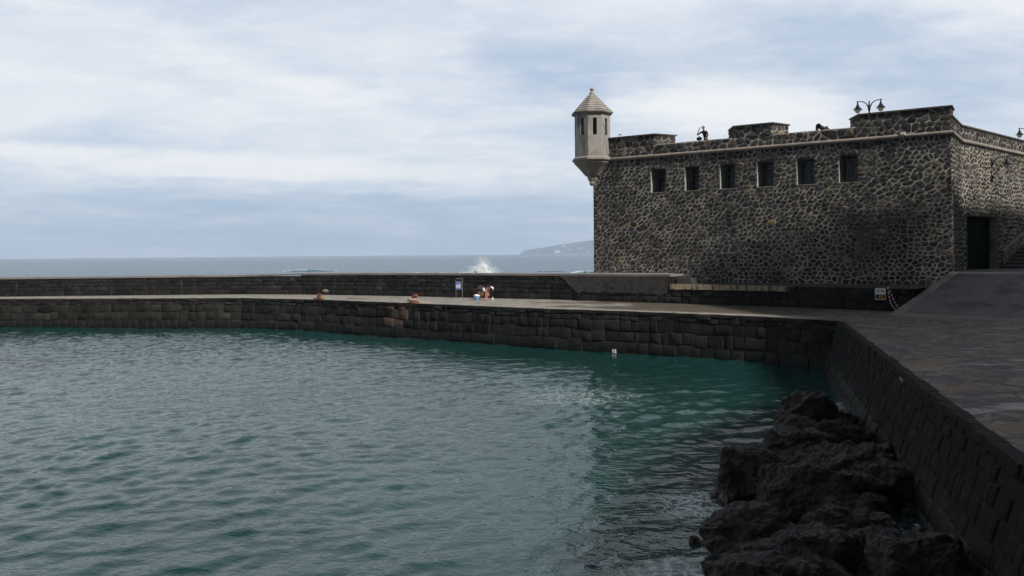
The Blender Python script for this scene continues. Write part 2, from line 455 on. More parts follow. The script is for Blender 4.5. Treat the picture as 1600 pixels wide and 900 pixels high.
def mat_glass_dark():
    m, g, p = new_mat('dark_window_glass')
    n = g.noise(g.obj(), 1.5, 2, 0.5)
    setp(g, p, (0.006, 0.010, 0.011), 0.12, 0, 0.5, g.bump(n, 0.15, 0.02))
    return m
M['glass'] = mat_glass_dark()
def mat_lit():
    m, g, p = new_mat('lit_lamp')
    setp(g, p, (0.8, 0.6, 0.2), 0.5)
    g._in(p.inputs['Emission Color'], (1.0, 0.75, 0.2)); p.inputs['Emission Strength'].default_value = 0.8
    return m
M['lit'] = mat_lit()

def mat_water(name, harbour):
    m, g, p = new_mat(name)
    v = g.geo('Position')
    x, y, z = g.sep(v)
    if harbour:
        col = (0.008, 0.058, 0.052)
        cl = g.noise(v, 0.10, 3, 0.5)
        col = g.mix(g.sstep(cl, 0.35, 0.65), (0.0045, 0.030, 0.028), (0.008, 0.041, 0.039))
        a = g.noise(g.vmath('MULTIPLY', v, (1.0, 1.4, 1)), 2.6, 3, 0.5)
        b = g.noise(g.vmath('MULTIPLY', v, (1.0, 1.5, 1)), 8.0, 2, 0.5)
        h = g.math('ADD', a, g.math('MULTIPLY', b, 0.22))
        nor = g.bump(h, 0.40, 0.10)
        # churned foam against the outcrop
        def blob(cx, cy, r):
            d = g.vmath('DISTANCE', v, (cx, cy, WATER)); return g.sstep(d, r, r*0.15)
        msk = g.math('MAXIMUM', g.math('MAXIMUM', blob(3.9, 17.2, 1.5), blob(2.9, 13.2, 1.7)), g.math('MAXIMUM', blob(11.0, 28.0, 1.4), g.math('MULTIPLY', blob(2.4, 30, 3.0), 0.35)))
        fv = g.vmath('ADD', v, g.vmath('SCALE', g.noise(v, 1.6, 4, 0.6, color=True), 0.9))
        lace = g.voronoi(fv, 3.2, 'DISTANCE_TO_EDGE', 1.0)
        lace = g.sstep(lace, 0.11, 0.02)
        fine = g.noise(v, 7.0, 5, 0.7)
        fo = g.math('MULTIPLY', g.math('MULTIPLY', lace, g.sstep(fine, 0.36, 0.52)), msk)
        fo = g.math('MAXIMUM', fo, g.math('MULTIPLY', g.sstep(g.math('ADD', fine, g.math('MULTIPLY', msk, 0.25)), 0.78, 0.9), msk))
        cl2 = g.math('MULTIPLY', msk, 0.30)
        col = g.mix(cl2, col, (0.12, 0.20, 0.20))
        col = g.mix(g.math('MULTIPLY', fo, 0.9), col, (0.62, 0.68, 0.68))
        r = g.math('ADD', 0.05, g.math('MULTIPLY', fo, 0.6))
        setp(g, p, col, r, 0, 0.5, nor, 1.33)
    else:
        a = g.noise(g.vmath('MULTIPLY', v, (0.6, 1.2, 1)), 0.16, 5, 0.6)
        b = g.noise(g.vmath('MULTIPLY', v, (1, 1.4, 1)), 0.9, 4, 0.6)
        h = g.math('ADD', g.math('MULTIPLY', a, 6.0), b)
        big = g.noise(g.vmath('MULTIPLY', v, (0.25, 1, 1)), 0.012, 4, 0.6)
        col = g.mix(g.sstep(big, 0.4, 0.62), (0.022, 0.060, 0.100), (0.040, 0.088, 0.130))
        # turquoise shoal close to the mole
        col = g.mix(g.math('MULTIPLY', g.sstep(y, 320, 90), 0.6), col, (0.035, 0.10, 0.115))
        wc = g.math('MULTIPLY', g.sstep(g.noise(g.vmath('MULTIPLY', v, (0.06, 0.22, 1)), 1.0, 6, 0.65), 0.70, 0.76), g.sstep(y, 600, 120))
        col = g.mix(wc, col, (0.6, 0.65, 0.66))
        setp(g, p, col, 0.22, 0, 0.5, g.bump(h, 0.75, 0.5), 1.33)
    return m
M['harbour'] = mat_water('harbour_water', True)
M['sea'] = mat_water('open_sea', False)

def mat_rock():
    m, g, p = new_mat('wet_lava')
    v = g.geo('Position'); z = g.sep(v)[2]
    n1 = g.noise(v, 1.1, 7, 0.65, 0.3); n2 = g.noise(v, 7, 7, 0.72); vo = g.voronoi(v, 9, 'F1', 1.0)
    c = g.ramp(n1, [(0.25, (0.007, 0.0065, 0.0065)), (0.48, (0.014, 0.0115, 0.0105)), (0.66, (0.034, 0.027, 0.0225)), (0.82, (0.085, 0.075, 0.067))])
    c = g.mix(1.0, c, g.vmath('SCALE', (1, 1, 1), g.remap(n2, 0.2, 0.8, 0.45, 1.6)), 'MULTIPLY')
    li = g.math('MULTIPLY', g.sstep(g.noise(v, 1.3, 5, 0.7), 0.66, 0.72), g.sstep(z, -1.9, -1.3))
    br = g.sstep(g.noise(v, 0.55, 4, 0.6), 0.45, 0.6)
    c = g.mix(g.math('MULTIPLY', br, 0.6), c, (0.034, 0.020, 0.014))
    c = g.mix(g.math('MULTIPLY', li, 0.7), c, (0.16, 0.10, 0.02))
    wet = g.sstep(g.math('ADD', z, g.math('MULTIPLY', n1, 0.8)), -1.2, -1.9)
    r = g.remap(wet, 0, 1, 0.72, 0.32)
    h = g.math('ADD', n2, g.math('MULTIPLY', vo, -0.25))
    setp(g, p, c, r, 0, 0.4, g.bump(h, 1.0, 0.07))
    return m
M['rock'] = mat_rock()

def mat_hill():
    m, g, p = new_mat('headland')
    v = g.geo('Position')
    n = g.noise(v, 0.004, 6, 0.65)
    c = g.ramp(n, [(0.3, (0.035, 0.045, 0.035)), (0.55, (0.075, 0.075, 0.06)), (0.75, (0.14, 0.13, 0.11))])
    setp(g, p, c, 1.0, 0, 0.1)
    return m
M['hill'] = mat_hill()
M['farhouse'] = simple('far_white_walls', (0.80, 0.79, 0.76), 0.9, 0, 0.05, 0.1, 0.1, 0)
M['farroof'] = simple('far_red_tiles', (0.42, 0.16, 0.10), 0.9, 0, 0.1, 0.1, 0.1, 0)

def mat_spray():
    m, g, p = new_mat('sea_spray')
    setp(g, p, (0.92, 0.94, 0.95), 0.9, 0, 0.1)
    tr = g.n.new('ShaderNodeBsdfTranslucent'); tr.inputs[0].default_value = (0.92, 0.94, 0.95, 1)
    mx = g.n.new('ShaderNodeMixShader'); mx.inputs[0].default_value = 0.5
    g.l.new(p.outputs[0], mx.inputs[1]); g.l.new(tr.outputs[0], mx.inputs[2])
    g.l.new(mx.outputs[0], g.n['Material Output'].inputs['Surface'])
    return m
M['spray'] = mat_spray()
M['wavegreen'] = simple('wave_face', (0.045, 0.11, 0.125), 0.2, 0, 0.15, 0.5, 0.5)
M['house_wall'] = mat_concrete('rendered_wall', (0.50, 0.46, 0.40), (0.34, 0.31, 0.27), 0.5, 0.4)

# ------------------------------------------------------------------ geometry of the place (metres, quay = 0)
V2 = lambda a: Vector((a[0], a[1]))
P0 = Vector((5.82, 56.82)); P1 = Vector((24.57, 44.64))
U = (P1-P0).normalized(); LF = (P1-P0).length
NIN = Vector((-U.y, U.x)); NIN = NIN if NIN.y > 0 else -NIN      # into the fort
P2 = Vector((27.05, 48.10))
W = Vector((8.5, 7.3)).normalized()                               # along the right wall
WN = Vector((W.y, -W.x))                                          # out of the right wall
P3 = P2 + W*30
U3 = Vector((U.x, U.y, 0)); N3 = Vector((-NIN.x, -NIN.y, 0)); Z3 = Vector((0, 0, 1))
W3 = Vector((W.x, W.y, 0)); WN3 = Vector((WN.x, WN.y, 0))
def FP(s, d, z):            # point on the fort front: s along, d inwards
    q = P0 + U*s + NIN*d
    return Vector((q.x, q.y, z))
def RP(s, d, z):            # point on the right wall: s along from the bend, d outwards
    q = P2 + W*s + WN*d
    return Vector((q.x, q.y, z))
def s_at(px):               # distance along the front of the vertical seen at that bearing
    k = (px-800)/1250.0
    return (k*P0.y - P0.x)/(U.x - k*U.y)

# ---- masonry of real blocks
def masonry(mb, pts, courses, wr, batter=0.0, zref=0.0, gap=0.018, prot=(0.02, 0.06), tonef=None, out=1, jitter=0.02, wob=0.07):
    """rows of rough blocks along polyline pts; outward side = left of travel * out"""
    for i in range(len(pts)-1):
        a = V2(pts[i]); b = V2(pts[i+1]); L = (b-a).length
        t = (b-a)/L; n = Vector((-t.y, t.x))*out
        def P(s, z, d):
            q = a + t*s + n*(d + batter*(zref - z))
            return (q.x, q.y, z)
        zt, zb = courses[0][1], courses[-1][0]
        mb.cur = 1; mb.t = 0.3
        mb.quad(P(0, zb, 0), P(L, zb, 0), P(L, zt, 0), P(0, zt, 0))
        mb.cur = 0
        for z0, z1, wm in courses:
            s = -random.random()*0.2
            while s < L - 0.03:
                w = random.uniform(*wr)*wm
                s1 = min(L, s + w)
                if L - s1 < wr[0]*wm*0.5: s1 = L
                s0 = max(0, s)
                if s1 - s0 > 0.08:
                    p = random.uniform(*prot)
                    hz = (z1-z0)
                    j = lambda: random.uniform(-jitter, jitter)
                    za, zb_ = z0+gap/2, z1-gap/2
                    c = [(s0+gap/2+j()*.5, za+j()), (s1-gap/2+j()*.5, za+j()), (s1-gap/2+j()*.5, zb_+j()), (s0+gap/2+j()*.5, zb_+j())]
                    if z1 >= courses[0][1]-1e-4:
                        c[2] = (c[2][0], min(c[2][1], zb_)); c[3] = (c[3][0], min(c[3][1], zb_))
                    if wob:
                        c = [(q[0], q[1] + (0 if (q[1] > courses[0][1]-.03) else wob*mnoise.noise(Vector((q[0]*.75+a.x, round(q[1]/.25)*1.7, 3.3))))) for q in c]
                    cx = sum(q[0] for q in c)/4; cz = sum(q[1] for q in c)/4
                    def ring(k, d):
                        return [P(q[0]+(cx-q[0])*k, q[1]+(cz-q[1])*k, d) for q in c]
                    r0 = ring(0.0, 0.0); r1 = ring(0.05, p*0.6); r2 = ring(0.22, p)
                    tilt = random.uniform(-.012, .012)
                    cen = P(cx, cz, p+0.012+tilt)
                    vs = r0+r1+r2+[cen]
                    fs = []
                    for k in range(4):
                        m_ = (k+1) % 4
                        fs += [(k, m_, 4+m_, 4+k), (4+k, 4+m_, 8+m_, 8+k), (8+k, 8+m_, 12)]
                    q = a + t*((s0+s1)/2)
                    mb.t = tonef(q.x, q.y, (z0+z1)/2) if tonef else random.random()
                    mb.add(vs, fs)
                s = s1
                if s1 >= L: break

def clip(poly, nx, ny, c):
    """keep the part of poly with nx*x + ny*y <= c"""
    out = []
    for i in range(len(poly)):
        a, b = poly[i-1], poly[i]
        da, db = nx*a[0]+ny*a[1]-c, nx*b[0]+ny*b[1]-c
        if (da <= 0) != (db <= 0):
            t = da/(da-db); out.append((a[0]+(b[0]-a[0])*t, a[1]+(b[1]-a[1])*t))
        if db <= 0: out.append(b)
    return out

def rubble(mb, F, L, z0, z1, cell=.305, gap=(.032, .108), prot=(.012, .045), holes=(), seed=0.0, mat=0):
    """irregular polygonal stones bedded in mortar; F(s, z, d) maps to space, holes = (s0, s1, z0, z1) kept free"""
    mb.cur = mat
    ZS = 1.22                                   # stones lie a little flatter than high
    cz_ = cell/ZS
    pts = []
    nr = max(1, round((z1-z0)/cz_)); nc = max(1, round(L/cell))
    for r in range(nr):
        for c in range(nc):
            big = mnoise.noise(Vector((c*cell*.35, r*cz_*.35, seed)))
            if random.random() < .16+.22*big: continue
            q = (c+.5+(.25 if r % 2 else -.25)+random.uniform(-.40, .40))*L/nc
            z = z0+(r+.5+random.uniform(-.36, .36))*(z1-z0)/nr
            q = min(max(q, .06), L-.06)
            if any(h[0] < q < h[1] and h[2] < z < h[3] for h in holes): continue
            pts.append((q, z*ZS))
    grid = {}
    G = cell*1.5
    for i, (x, y) in enumerate(pts): grid.setdefault((int(x//G), int(y//G)), []).append(i)
    for i, (x, y) in enumerate(pts):
        gx, gy = int(x//G), int(y//G)
        g2 = random.uniform(*gap)*.5*(1.25 if random.random() < .2 else 1)*(1.0-.45*max(0, mnoise.noise(Vector((x*.25, y*.25, seed+9)))*2))
        P = [(max(0, x-1), max(z0*ZS, y-1)), (min(L, x+1), max(z0*ZS, y-1)), (min(L, x+1), min(z1*ZS, y+1)), (max(0, x-1), min(z1*ZS, y+1))]
        for a in range(gx-2, gx+3):
            for b in range(gy-2, gy+3):
                for k in grid.get((a, b), ()):
                    if k == i: continue
                    dx, dy = pts[k][0]-x, pts[k][1]-y; dl = math.hypot(dx, dy)
                    if dl > 1.3 or dl < 1e-4: continue
                    P = clip(P, dx/dl, dy/dl, (dx*(x+dx*.5)+dy*(y+dy*.5))/dl-g2)
                    if len(P) < 3: break
        if len(P) < 3: continue
        P = [(q[0], q[1]/ZS) for q in P]; zc = y/ZS
        for h0, h1, h2, h3 in holes:
            if max(q[0] for q in P) > h0 and min(q[0] for q in P) < h1 and max(q[1] for q in P) > h2 and min(q[1] for q in P) < h3:
                d = [(h0-x, (1, 0, h0-.006)), (x-h1, (-1, 0, -h1-.006)), (h2-zc, (0, 1, h2-.006)), (zc-h3, (0, -1, -h3-.006))]
                P = clip(P, *max(d)[1])
                if len(P) < 3: break
        if len(P) < 3: continue
        # knock the corners off
        Q = []
        for k in range(len(P)):
            a, b, c = P[k-1], P[k], P[(k+1) % len(P)]
            u = random.uniform(.10, .30); v = random.uniform(.10, .30)
            Q.append((b[0]+(a[0]-b[0])*u, b[1]+(a[1]-b[1])*u)); Q.append((b[0]+(c[0]-b[0])*v, b[1]+(c[1]-b[1])*v))
        n = len(Q)
        cx = sum(q[0] for q in Q)/n; cz = sum(q[1] for q in Q)/n
        if max(math.hypot(q[0]-cx, q[1]-cz) for q in Q) < .05: continue
        p = random.uniform(*prot)
        ring = lambda k, d: [F(q[0]+(cx-q[0])*k, q[1]+(cz-q[1])*k, d) for q in Q]
        vs = ring(0, -.004)+ring(.06, p*.7)+ring(.28, p+random.uniform(-.004, .008))+[F(cx, cz, p+random.uniform(0, .012))]
        fs = []
        for a in range(n):
            b = (a+1) % n
            fs += [(a, b, n+b, n+a), (n+a, n+b, 2*n+b, 2*n+a), (2*n+a, 2*n+b, 3*n)]
        mb.t = min(1.0, random.betavariate(1.7, 2.8)*1.05)
        if random.random() < .03: mb.t = random.uniform(.9, 1.0)
        mb.add(vs, fs)

EDGE = [(-75, 63.2), (-39.8, 62.2), (-20.4, 60.5), (-13.9, 57.5), (1.83, 45.9), (6.8, 42.8), (12.3, 38.8), (14.7, 36.1), (7.46, 11.65), (2.2, -6.1)]
SEAW = [(-75, 65.6), (-42, 66.3), (-22.8, 66.9), (-17.3, 65.6), (-8.9, 61.8), (2.65, 55.2), (9.9, 49.95)]
LOWW = [(9.9, 49.95), (15.5, 46.1), (19.8, 42.0), (20.72, 41.15)]

# ---- quay (structure): one sheet
def sheet(name, poly, z, mat, kind='structure', sub=0):
    tris = tessellate_polygon([[Vector((x, y, 0)) for x, y in poly]])
    mb = MB(); mb.add([(x, y, z) for x, y in poly], [tuple(t) for t in tris])
    o = mb.build(name, mat)
    bm = bmesh.new(); bm.from_mesh(o.data)
    for f in bm.faces:
        if f.normal.z < 0: f.normal_flip()
    bm.to_mesh(o.data); bm.free()
    return tag(o, kind=kind)
back = [(70, -6.1), (70, 75), (30, 75), (8.0, 58.0)]
back += [(x+0.9, y+1.0) for x, y in SEAW[::-1][1:]]
sheet('quay', EDGE + back, 0.0, M['quay'])

# ---- harbour wall of rough coursed blocks
def tone_h(x, y, z):
    t = random.betavariate(1.6, 2.6)
    if x < -12: t = min(1.0, t*0.9+0.12)
    if -8.2 < x < -6.4 and -1.5 < z < -.3 and random.random() < .45: return 1.8
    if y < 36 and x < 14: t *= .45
    if -34.6 < x < -34.1 and -1.5 < z < -0.4: return 1.8
    if y < 36 and abs(y-20.9) < 0.3 and z > -.25: return 2.8
    return t
hw = empty('harbour_wall', (1.83, 45.9, -2.4))
tag(hw, 'dark wall of rough basalt blocks rising from the harbour water to the quay edge', 'harbour wall')
courses = [(-0.22, -0.006, 1.15), (-0.46, -0.22, 0.75), (-1.04, -0.46, 1.0), (-1.62, -1.04, 1.0), (-2.22, -1.62, 1.1), (-3.1, -2.22, 1.2)]
mb = MB()
masonry(mb, EDGE[1:8], courses, (0.42, 0.95), 0.10, 0.0, 0.012, (0.02, 0.10), tone_h, -1, 0.06, .12)
mb.build('block_face', [M['harbour_block'], M['joint']], hw, 'angle', recalc=True)
mb = MB()
masonry(mb, EDGE[:2], courses, (0.5, 1.1), 0.10, 0.0, 0.03, (0.03, 0.09), tone_h, -1, 0.045)
mb.build('block_face', [M['harbour_block'], M['joint']], hw, 'angle', recalc=True)
mb = MB()
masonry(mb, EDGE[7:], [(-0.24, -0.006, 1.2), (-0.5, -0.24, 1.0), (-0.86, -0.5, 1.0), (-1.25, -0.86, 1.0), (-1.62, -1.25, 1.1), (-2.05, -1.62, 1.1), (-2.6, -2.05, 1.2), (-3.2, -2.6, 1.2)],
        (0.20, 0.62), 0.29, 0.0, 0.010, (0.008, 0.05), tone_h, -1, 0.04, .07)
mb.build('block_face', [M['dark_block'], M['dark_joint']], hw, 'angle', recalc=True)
for dx in (-0.07, 0.07):
    t = (V2((12.3, 38.8))-V2((6.8, 42.8))).normalized(); n = Vector((t.y, -t.x))
    if n.y > 0: n = -n
    c = V2((6.8, 42.8)) + t*(-1.35+dx) + n*0.36
    o = MB().box((c.x, c.y, -2.14), (0.07, 0.10, 0.2), (Vector((t.x, t.y, 0)), Vector((n.x, n.y, 0)), Z3)).build('painted_mark', M['white'], hw)

for e0, e1, w_, dark in ((7, 9, .20, True), (1, 7, .16, False)):
    mb = MB()
    for i in range(e0, e1):
        a = V2(EDGE[i]); b = V2(EDGE[i+1]); t = (b-a).normalized(); n = Vector((t.y, -t.x)); Lx = (b-a).length
        if not dark and False: n = -n
        sgn = 1
        s_ = 0.0
        n = Vector((-t.y, t.x))          # landward
        while s_ < Lx-.05:
            l_ = min(random.uniform(.35, .8), Lx-s_)
            q0 = a+t*(s_+.008); q1 = a+t*(s_+l_-.008)
            o0 = -.10+random.uniform(-.03, .03); i0 = w_+random.uniform(-.03, .03); zt_ = .012+random.uniform(0, .022)
            P_ = lambda q, d, z: (q.x+n.x*d, q.y+n.y*d, z)
            mb.t = random.random()*.6
            mb.hexa([P_(q0, o0, -.12), P_(q1, o0+.015, -.12), P_(q1, i0, -.12), P_(q0, i0, -.12)], [P_(q0, o0+.03, zt_), P_(q1, o0+.04, zt_), P_(q1, i0, .006), P_(q0, i0, .006)])
            s_ += l_
    mb.build('edge_stones', M['dark_block' if dark else 'harbour_block'], hw)

# ---- sea wall
def tone_s(x, y, z):
    t = random.betavariate(1.8, 2.2)
    if x < -20: t *= 0.75
    if 4 < x: t = min(1, t+0.12)
    return t
sw = empty('sea_wall', (-8.9, 62.5, 0))
tag(sw, 'long dark stone breakwater wall with a pale flat coping in front of the open sea', 'sea wall')
def ztop(i): return [1.58, 1.58, 1.60, 1.72, 1.76, 1.78, 1.80][i]
mb = MB()
for i in range(len(SEAW)-1):
    zt = (ztop(i)+ztop(i+1))/2 - 0.14
    hs = [0, .4, .74, 1.04, 1.32, zt]
    cs = [(hs[k], hs[k+1], 1.0) for k in range(len(hs)-1)][::-1]
    masonry(mb, SEAW[i:i+2], cs, (0.35, 0.8), 0.03, zt, 0.022, (0.015, 0.05), tone_s, -1, 0.03, 0.04)
mb.build('block_face', [M['sea_block'], M['joint']], sw, 'angle')
mb = MB()
inner = []
for i, (x, y) in enumerate(SEAW):
    a = V2(SEAW[max(0, i-1)]); b = V2(SEAW[min(len(SEAW)-1, i+1)])
    t = (b-a).normalized(); n = Vector((-t.y, t.x)); inner.append((V2((x, y)) - n*0.07, V2((x, y)) + n*1.9))
for i in range(len(SEAW)-1):
    a0, a1 = inner[i]; b0, b1 = inner[i+1]; z0, z1 = ztop(i), ztop(i+1)
    lo = [(*a0, z0-.14), (*b0, z1-.14), (*b1, z1-.14), (*a1, z0-.14)]
    hi = [(p[0], p[1], p[2]+.14) for p in lo]
    mb.hexa(lo, hi)
mb.build('coping', M['coping'], sw)
mb = MB()          # solid core and seaward face
for i in range(len(SEAW)-1):
    a0, a1 = inner[i]; b0, b1 = inner[i+1]
    s0 = a1 - (a1-a0)*0.05; s1 = b1 - (b1-b0)*0.05
    f0 = a0 + (a1-a0)*0.10; f1 = b0 + (b1-b0)*0.10
    z = min(ztop(i), ztop(i+1)) - .145
    mb.hexa([(*f0, -3.2), (*f1, -3.2), (*s1, -3.2), (*s0, -3.2)], [(*f0, z), (*f1, z), (*s1, z), (*s0, z)])
mb.build('core', M['joint'], sw)
mb = MB()
a = V2(SEAW[5]); b = V2(SEAW[6]); t = (b-a).normalized(); n = Vector((t.y, -t.x)); Lp = (b-a).length
F = lambda s, z, d: (a.x+t.x*s+n.x*d, a.y+t.y*s+n.y*d, z)
NP = 44
for k in range(NP):
    s0 = Lp*(.10+.88*k/NP); s1 = Lp*(.10+.88*(k+1)/NP)
    z0 = .55+.16*mnoise.noise(Vector((k*.45, 8, 0)))+.05*(k % 2); z1 = .55+.16*mnoise.noise(Vector(((k+1)*.45, 8, 0)))+.05*((k+1) % 2)
    z0 = max(z0, 1.6-.15*k+.1*mnoise.noise(Vector((k*.9, 2, 0)))); z1 = max(z1, 1.6-.15*(k+1)+.1*mnoise.noise(Vector(((k+1)*.9, 2, 0))))
    mb.quad(F(s0, z0, .085), F(s1, z1, .085), F(s1, 1.655, .062), F(s0, 1.655, .062))
    mb.quad(F(s0, z0, .0), F(s1, z1, .0), F(s1, z1, .085), F(s0, z0, .085))
mb.build('plaster', M['sea_plaster'], sw)
mb = MB()          # widened end that runs back to the fort
e0 = V2((9.84, 49.95)); e1 = FP(s_at(1052), 0.0, 0); e2 = FP(0.3, 0.0, 0); e3 = V2((3.2, 54.85))
mb.prism([(e0.x, e0.y+.12), (e1.x, e1.y), (e2.x, e2.y), (e3.x, e3.y+.1)], 0, 1.79)
mb.build('wall_end', M['coping'], sw)
mb = MB()
q = V2(SEAW[2]) + (V2(SEAW[3])-V2(SEAW[2]))*0.0
q = V2(SEAW[3]) + (V2(SEAW[4])-V2(SEAW[3]))*0.27
tt = (V2(SEAW[4])-V2(SEAW[3])).normalized(); nn = Vector((tt.y, -tt.x))
c = q + nn*0.06
A = lambda s, z, d: (c.x+tt.x*s+nn.x*d, c.y+tt.y*s+nn.y*d, z)
mb.add([A(-.38, .30, 0), A(-.1, .12, 0), A(.3, .25, 0), A(.33, .38, 0), A(.05, .46, 0), A(-.25, .40, 0), A(0, .3, .1)],
       [(0, 1, 6), (1, 2, 6), (2, 3, 6), (3, 4, 6), (4, 5, 6), (5, 0, 6)])
tag(mb.build('stone', M['mortar'], sw), 'one pale stone low in the dark wall')

# ---- low ledge wall, terrace in front of the fort
lw = empty('retaining_wall', (15.5, 46.1, 0))
tag(lw, 'low dark rubble retaining wall with a streaked cream band along its top below the fort', 'retaining wall')
mb = MB()
def tone_l(x, y, z):
    t = random.betavariate(1.3, 3.0)
    return 0.95 if random.random() < .06 else t
masonry(mb, LOWW, [(0.82, 1.19, 1.0), (0.42, 0.82, 1.0), (0.0, 0.42, 1.0)], (0.3, 0.8), 0.02, 1.2, 0.03, (0.03, 0.11), tone_l, -1, 0.05)
mb.build('block_face', [M['low_block'], M['joint']], lw, 'angle')
mb = MB()
a = V2(LOWW[0]); b = V2(LOWW[1]); t = (b-a).normalized(); n = Vector((t.y, -t.x))
N_ = 52
for k in range(N_):
    s0 = (b-a).length*k/40; s1 = (b-a).length*(k+1)/40
    za = 0.88+0.07*mnoise.noise(Vector((k*.6, 3, 0))); zb_ = 0.88+0.07*mnoise.noise(Vector(((k+1)*.6, 3, 0)))
    F = lambda s, z, d: (a.x+t.x*s+n.x*d, a.y+t.y*s+n.y*d, z)
    mb.quad(F(s0, za, .135), F(s1, zb_, .135), F(s1, 1.195, .125), F(s0, 1.195, .125))
    mb.quad(F(s0, 1.195, .125), F(s1, 1.195, .125), F(s1, 1.195, -.05), F(s0, 1.195, -.05))
    mb.quad(F(s0, za, .0), F(s1, zb_, .0), F(s1, zb_, .135), F(s0, za, .135))
mb.build('plaster_band', M['plaster_band'], lw)
terr = [LOWW[0], LOWW[1], LOWW[2], LOWW[3], (24.4, 44.9), tuple(FP(LF-.3, .3, 0)[:2]), tuple(FP(s_at(1050), .3, 0)[:2])]
sheet('terrace', terr, 1.2, M['ledge'])
sb = MB()
c = V2((10.35, 50.3)); F = lambda s, d, z: (c.x+U.x*s+NIN.x*d, c.y+U.y*s+NIN.y*d, z)
lo = [F(0, 0, 1.204), F(1.0, 0.02, 1.204), F(1.05, 0.8, 1.204), F(-.03, .82, 1.204)]
hi = [F(0.02, 0.03, 1.58), F(0.92, 0.05, 1.55), F(0.95, 0.75, 1.56), F(0, .78, 1.58)]
sb.hexa(lo, hi)
tag(sb.build('stone_block', M['sea_plaster']), 'squared grey stone block on the ledge against the end of the sea wall', 'stone block')

# ---- ramp, landing (structure)
A_ = Vector((18.45, 39.1)); C_ = P1 + Vector((-0.05, -0.02)); RN = Vector((W.y, -W.x)); RW = 11.0
rb = MB()
NR = 14
for i in range(NR):
    for j in range(10):
        def R(i, j):
            k = i/NR; q = A_ + (C_-A_)*k + RN*(RW*j/10)
            zz = 1.95*k
            zz += 0.012*math.sin(7*k+j) if 0 < i < NR else 0
            return (q.x, q.y, zz + 0.004)
        rb.quad(R(i, j), R(i+1, j), R(i+1, j+1), R(i, j+1))
rb.quad((*A_, 0), (*C_, 0), (*C_, 1.954), (*A_, 0.004))
tag(rb.build('ramp', M['ramp']), kind='structure')
ld = [tuple(C_), tuple(P2), tuple(P2+W*34), tuple(P2+W*34+RN*16), tuple(C_+RN*RW)]
sheet('landing', ld, 1.954, M['ramp'])
eb = MB()
for k in range(14):
    k0, k1 = k/14, (k+1)/14
    a = A_+(C_-A_)*k0; b = A_+(C_-A_)*k1
    e = 0.45+0.12*mnoise.noise(Vector((k*.7, 1, 0))); e2 = 0.45+0.12*mnoise.noise(Vector(((k+1)*.7, 1, 0)))
    eb.hexa([(*(a-RN*.03), 1.95*k0-.15), (*(b-RN*.03), 1.95*k1-.15), (*(b+RN*e2), 1.95*k1-.15), (*(a+RN*e), 1.95*k0-.15)],
            [(*(a-RN*.03), 1.95*k0+.030), (*(b-RN*.03), 1.95*k1+.030), (*(b+RN*e2), 1.95*k1+.022), (*(a+RN*e), 1.95*k0+.022)])
tag(eb.build('ramp_kerb', M['ramp_edge']), kind='structure')
eb = MB()
d = (C_-A_).normalized()
for k in range(24):
    w0 = .42+.1*mnoise.noise(Vector((k*.5, 5, 0))); w1 = .42+.1*mnoise.noise(Vector(((k+1)*.5, 5, 0)))
    a = A_+RN*(RW*k/24); b = A_+RN*(RW*(k+1)/24)
    eb.quad((*(a-d*.15), .008), (*(b-d*.15), .008), (*(b+d*w1), .028+1.95*w1/8.27), (*(a+d*w0), .028+1.95*w0/8.27))
tag(eb.build('ramp_toe', M['ramp_edge']), kind='structure')

# ------------------------------------------------------------------ the fort
fort = empty('fort', (P1.x, P1.y, 1.2))
tag(fort, 'massive dark rubble stone harbour fort with six barred windows and a corner sentry turret', 'fort')
ZC, ZP, ZR, ZM = 9.73, 10.46, 9.78, 11.17
win_px = [(1018, 1041), (1071, 1093.5), (1126, 1150), (1184, 1210), (1246, 1274), (1312, 1341)]
WIN = [(s_at(a), s_at(b)) for a, b in win_px]
WZ0, WZ1, WD = 7.26, 8.88, 1.25
mb = MB()
ss = sorted([0.0, LF] + [q for w in WIN for q in w]); zs = [-0.5, WZ0, WZ1, ZP]
for i in range(len(ss)-1):
    hole = any(abs(ss[i]-w[0]) < 1e-6 for w in WIN)
    for j in range(3):
        if hole and j == 1: continue
        mb.quad(FP(ss[i], 0, zs[j]), FP(ss[i+1], 0, zs[j]), FP(ss[i+1], 0, zs[j+1]), FP(ss[i], 0, zs[j+1]))
mb.quad(FP(0, 0, ZP), FP(LF, 0, ZP), FP(LF, .6, ZP), FP(0, .6, ZP))
mb.quad(FP(0, .6, ZP), FP(LF, .6, ZP), FP(LF, .6, ZR-.3), FP(0, .6, ZR-.3))
# left side and back
Q0 = FP(0, 22, 0); Q1 = FP(34, 24, 0)
mb.quad(FP(0, 0, -3.3), (Q0.x, Q0.y, -3.3), (Q0.x, Q0.y, ZP), FP(0, 0, ZP))
mb.quad((Q0.x, Q0.y, -3.3), (P3.x, P3.y, -3.3), (P3.x, P3.y, ZP), (Q0.x, Q0.y, ZP))
random.seed(21)
holes = [(w[0], w[1], WZ0, WZ1) for w in WIN]
FF = lambda s_, z_, d_: FP(s_, -d_, z_)
rubble(mb, FF, LF, 1.21, ZC-.12, holes=holes, seed=1.0, mat=1)
rubble(mb, FF, LF, ZC+.13, ZP-.01, cell=.42, seed=2.0, mat=1)
fw = mb.build('wall', [M['bed'], M['rstone']], fort, 'angle', recalc=False)
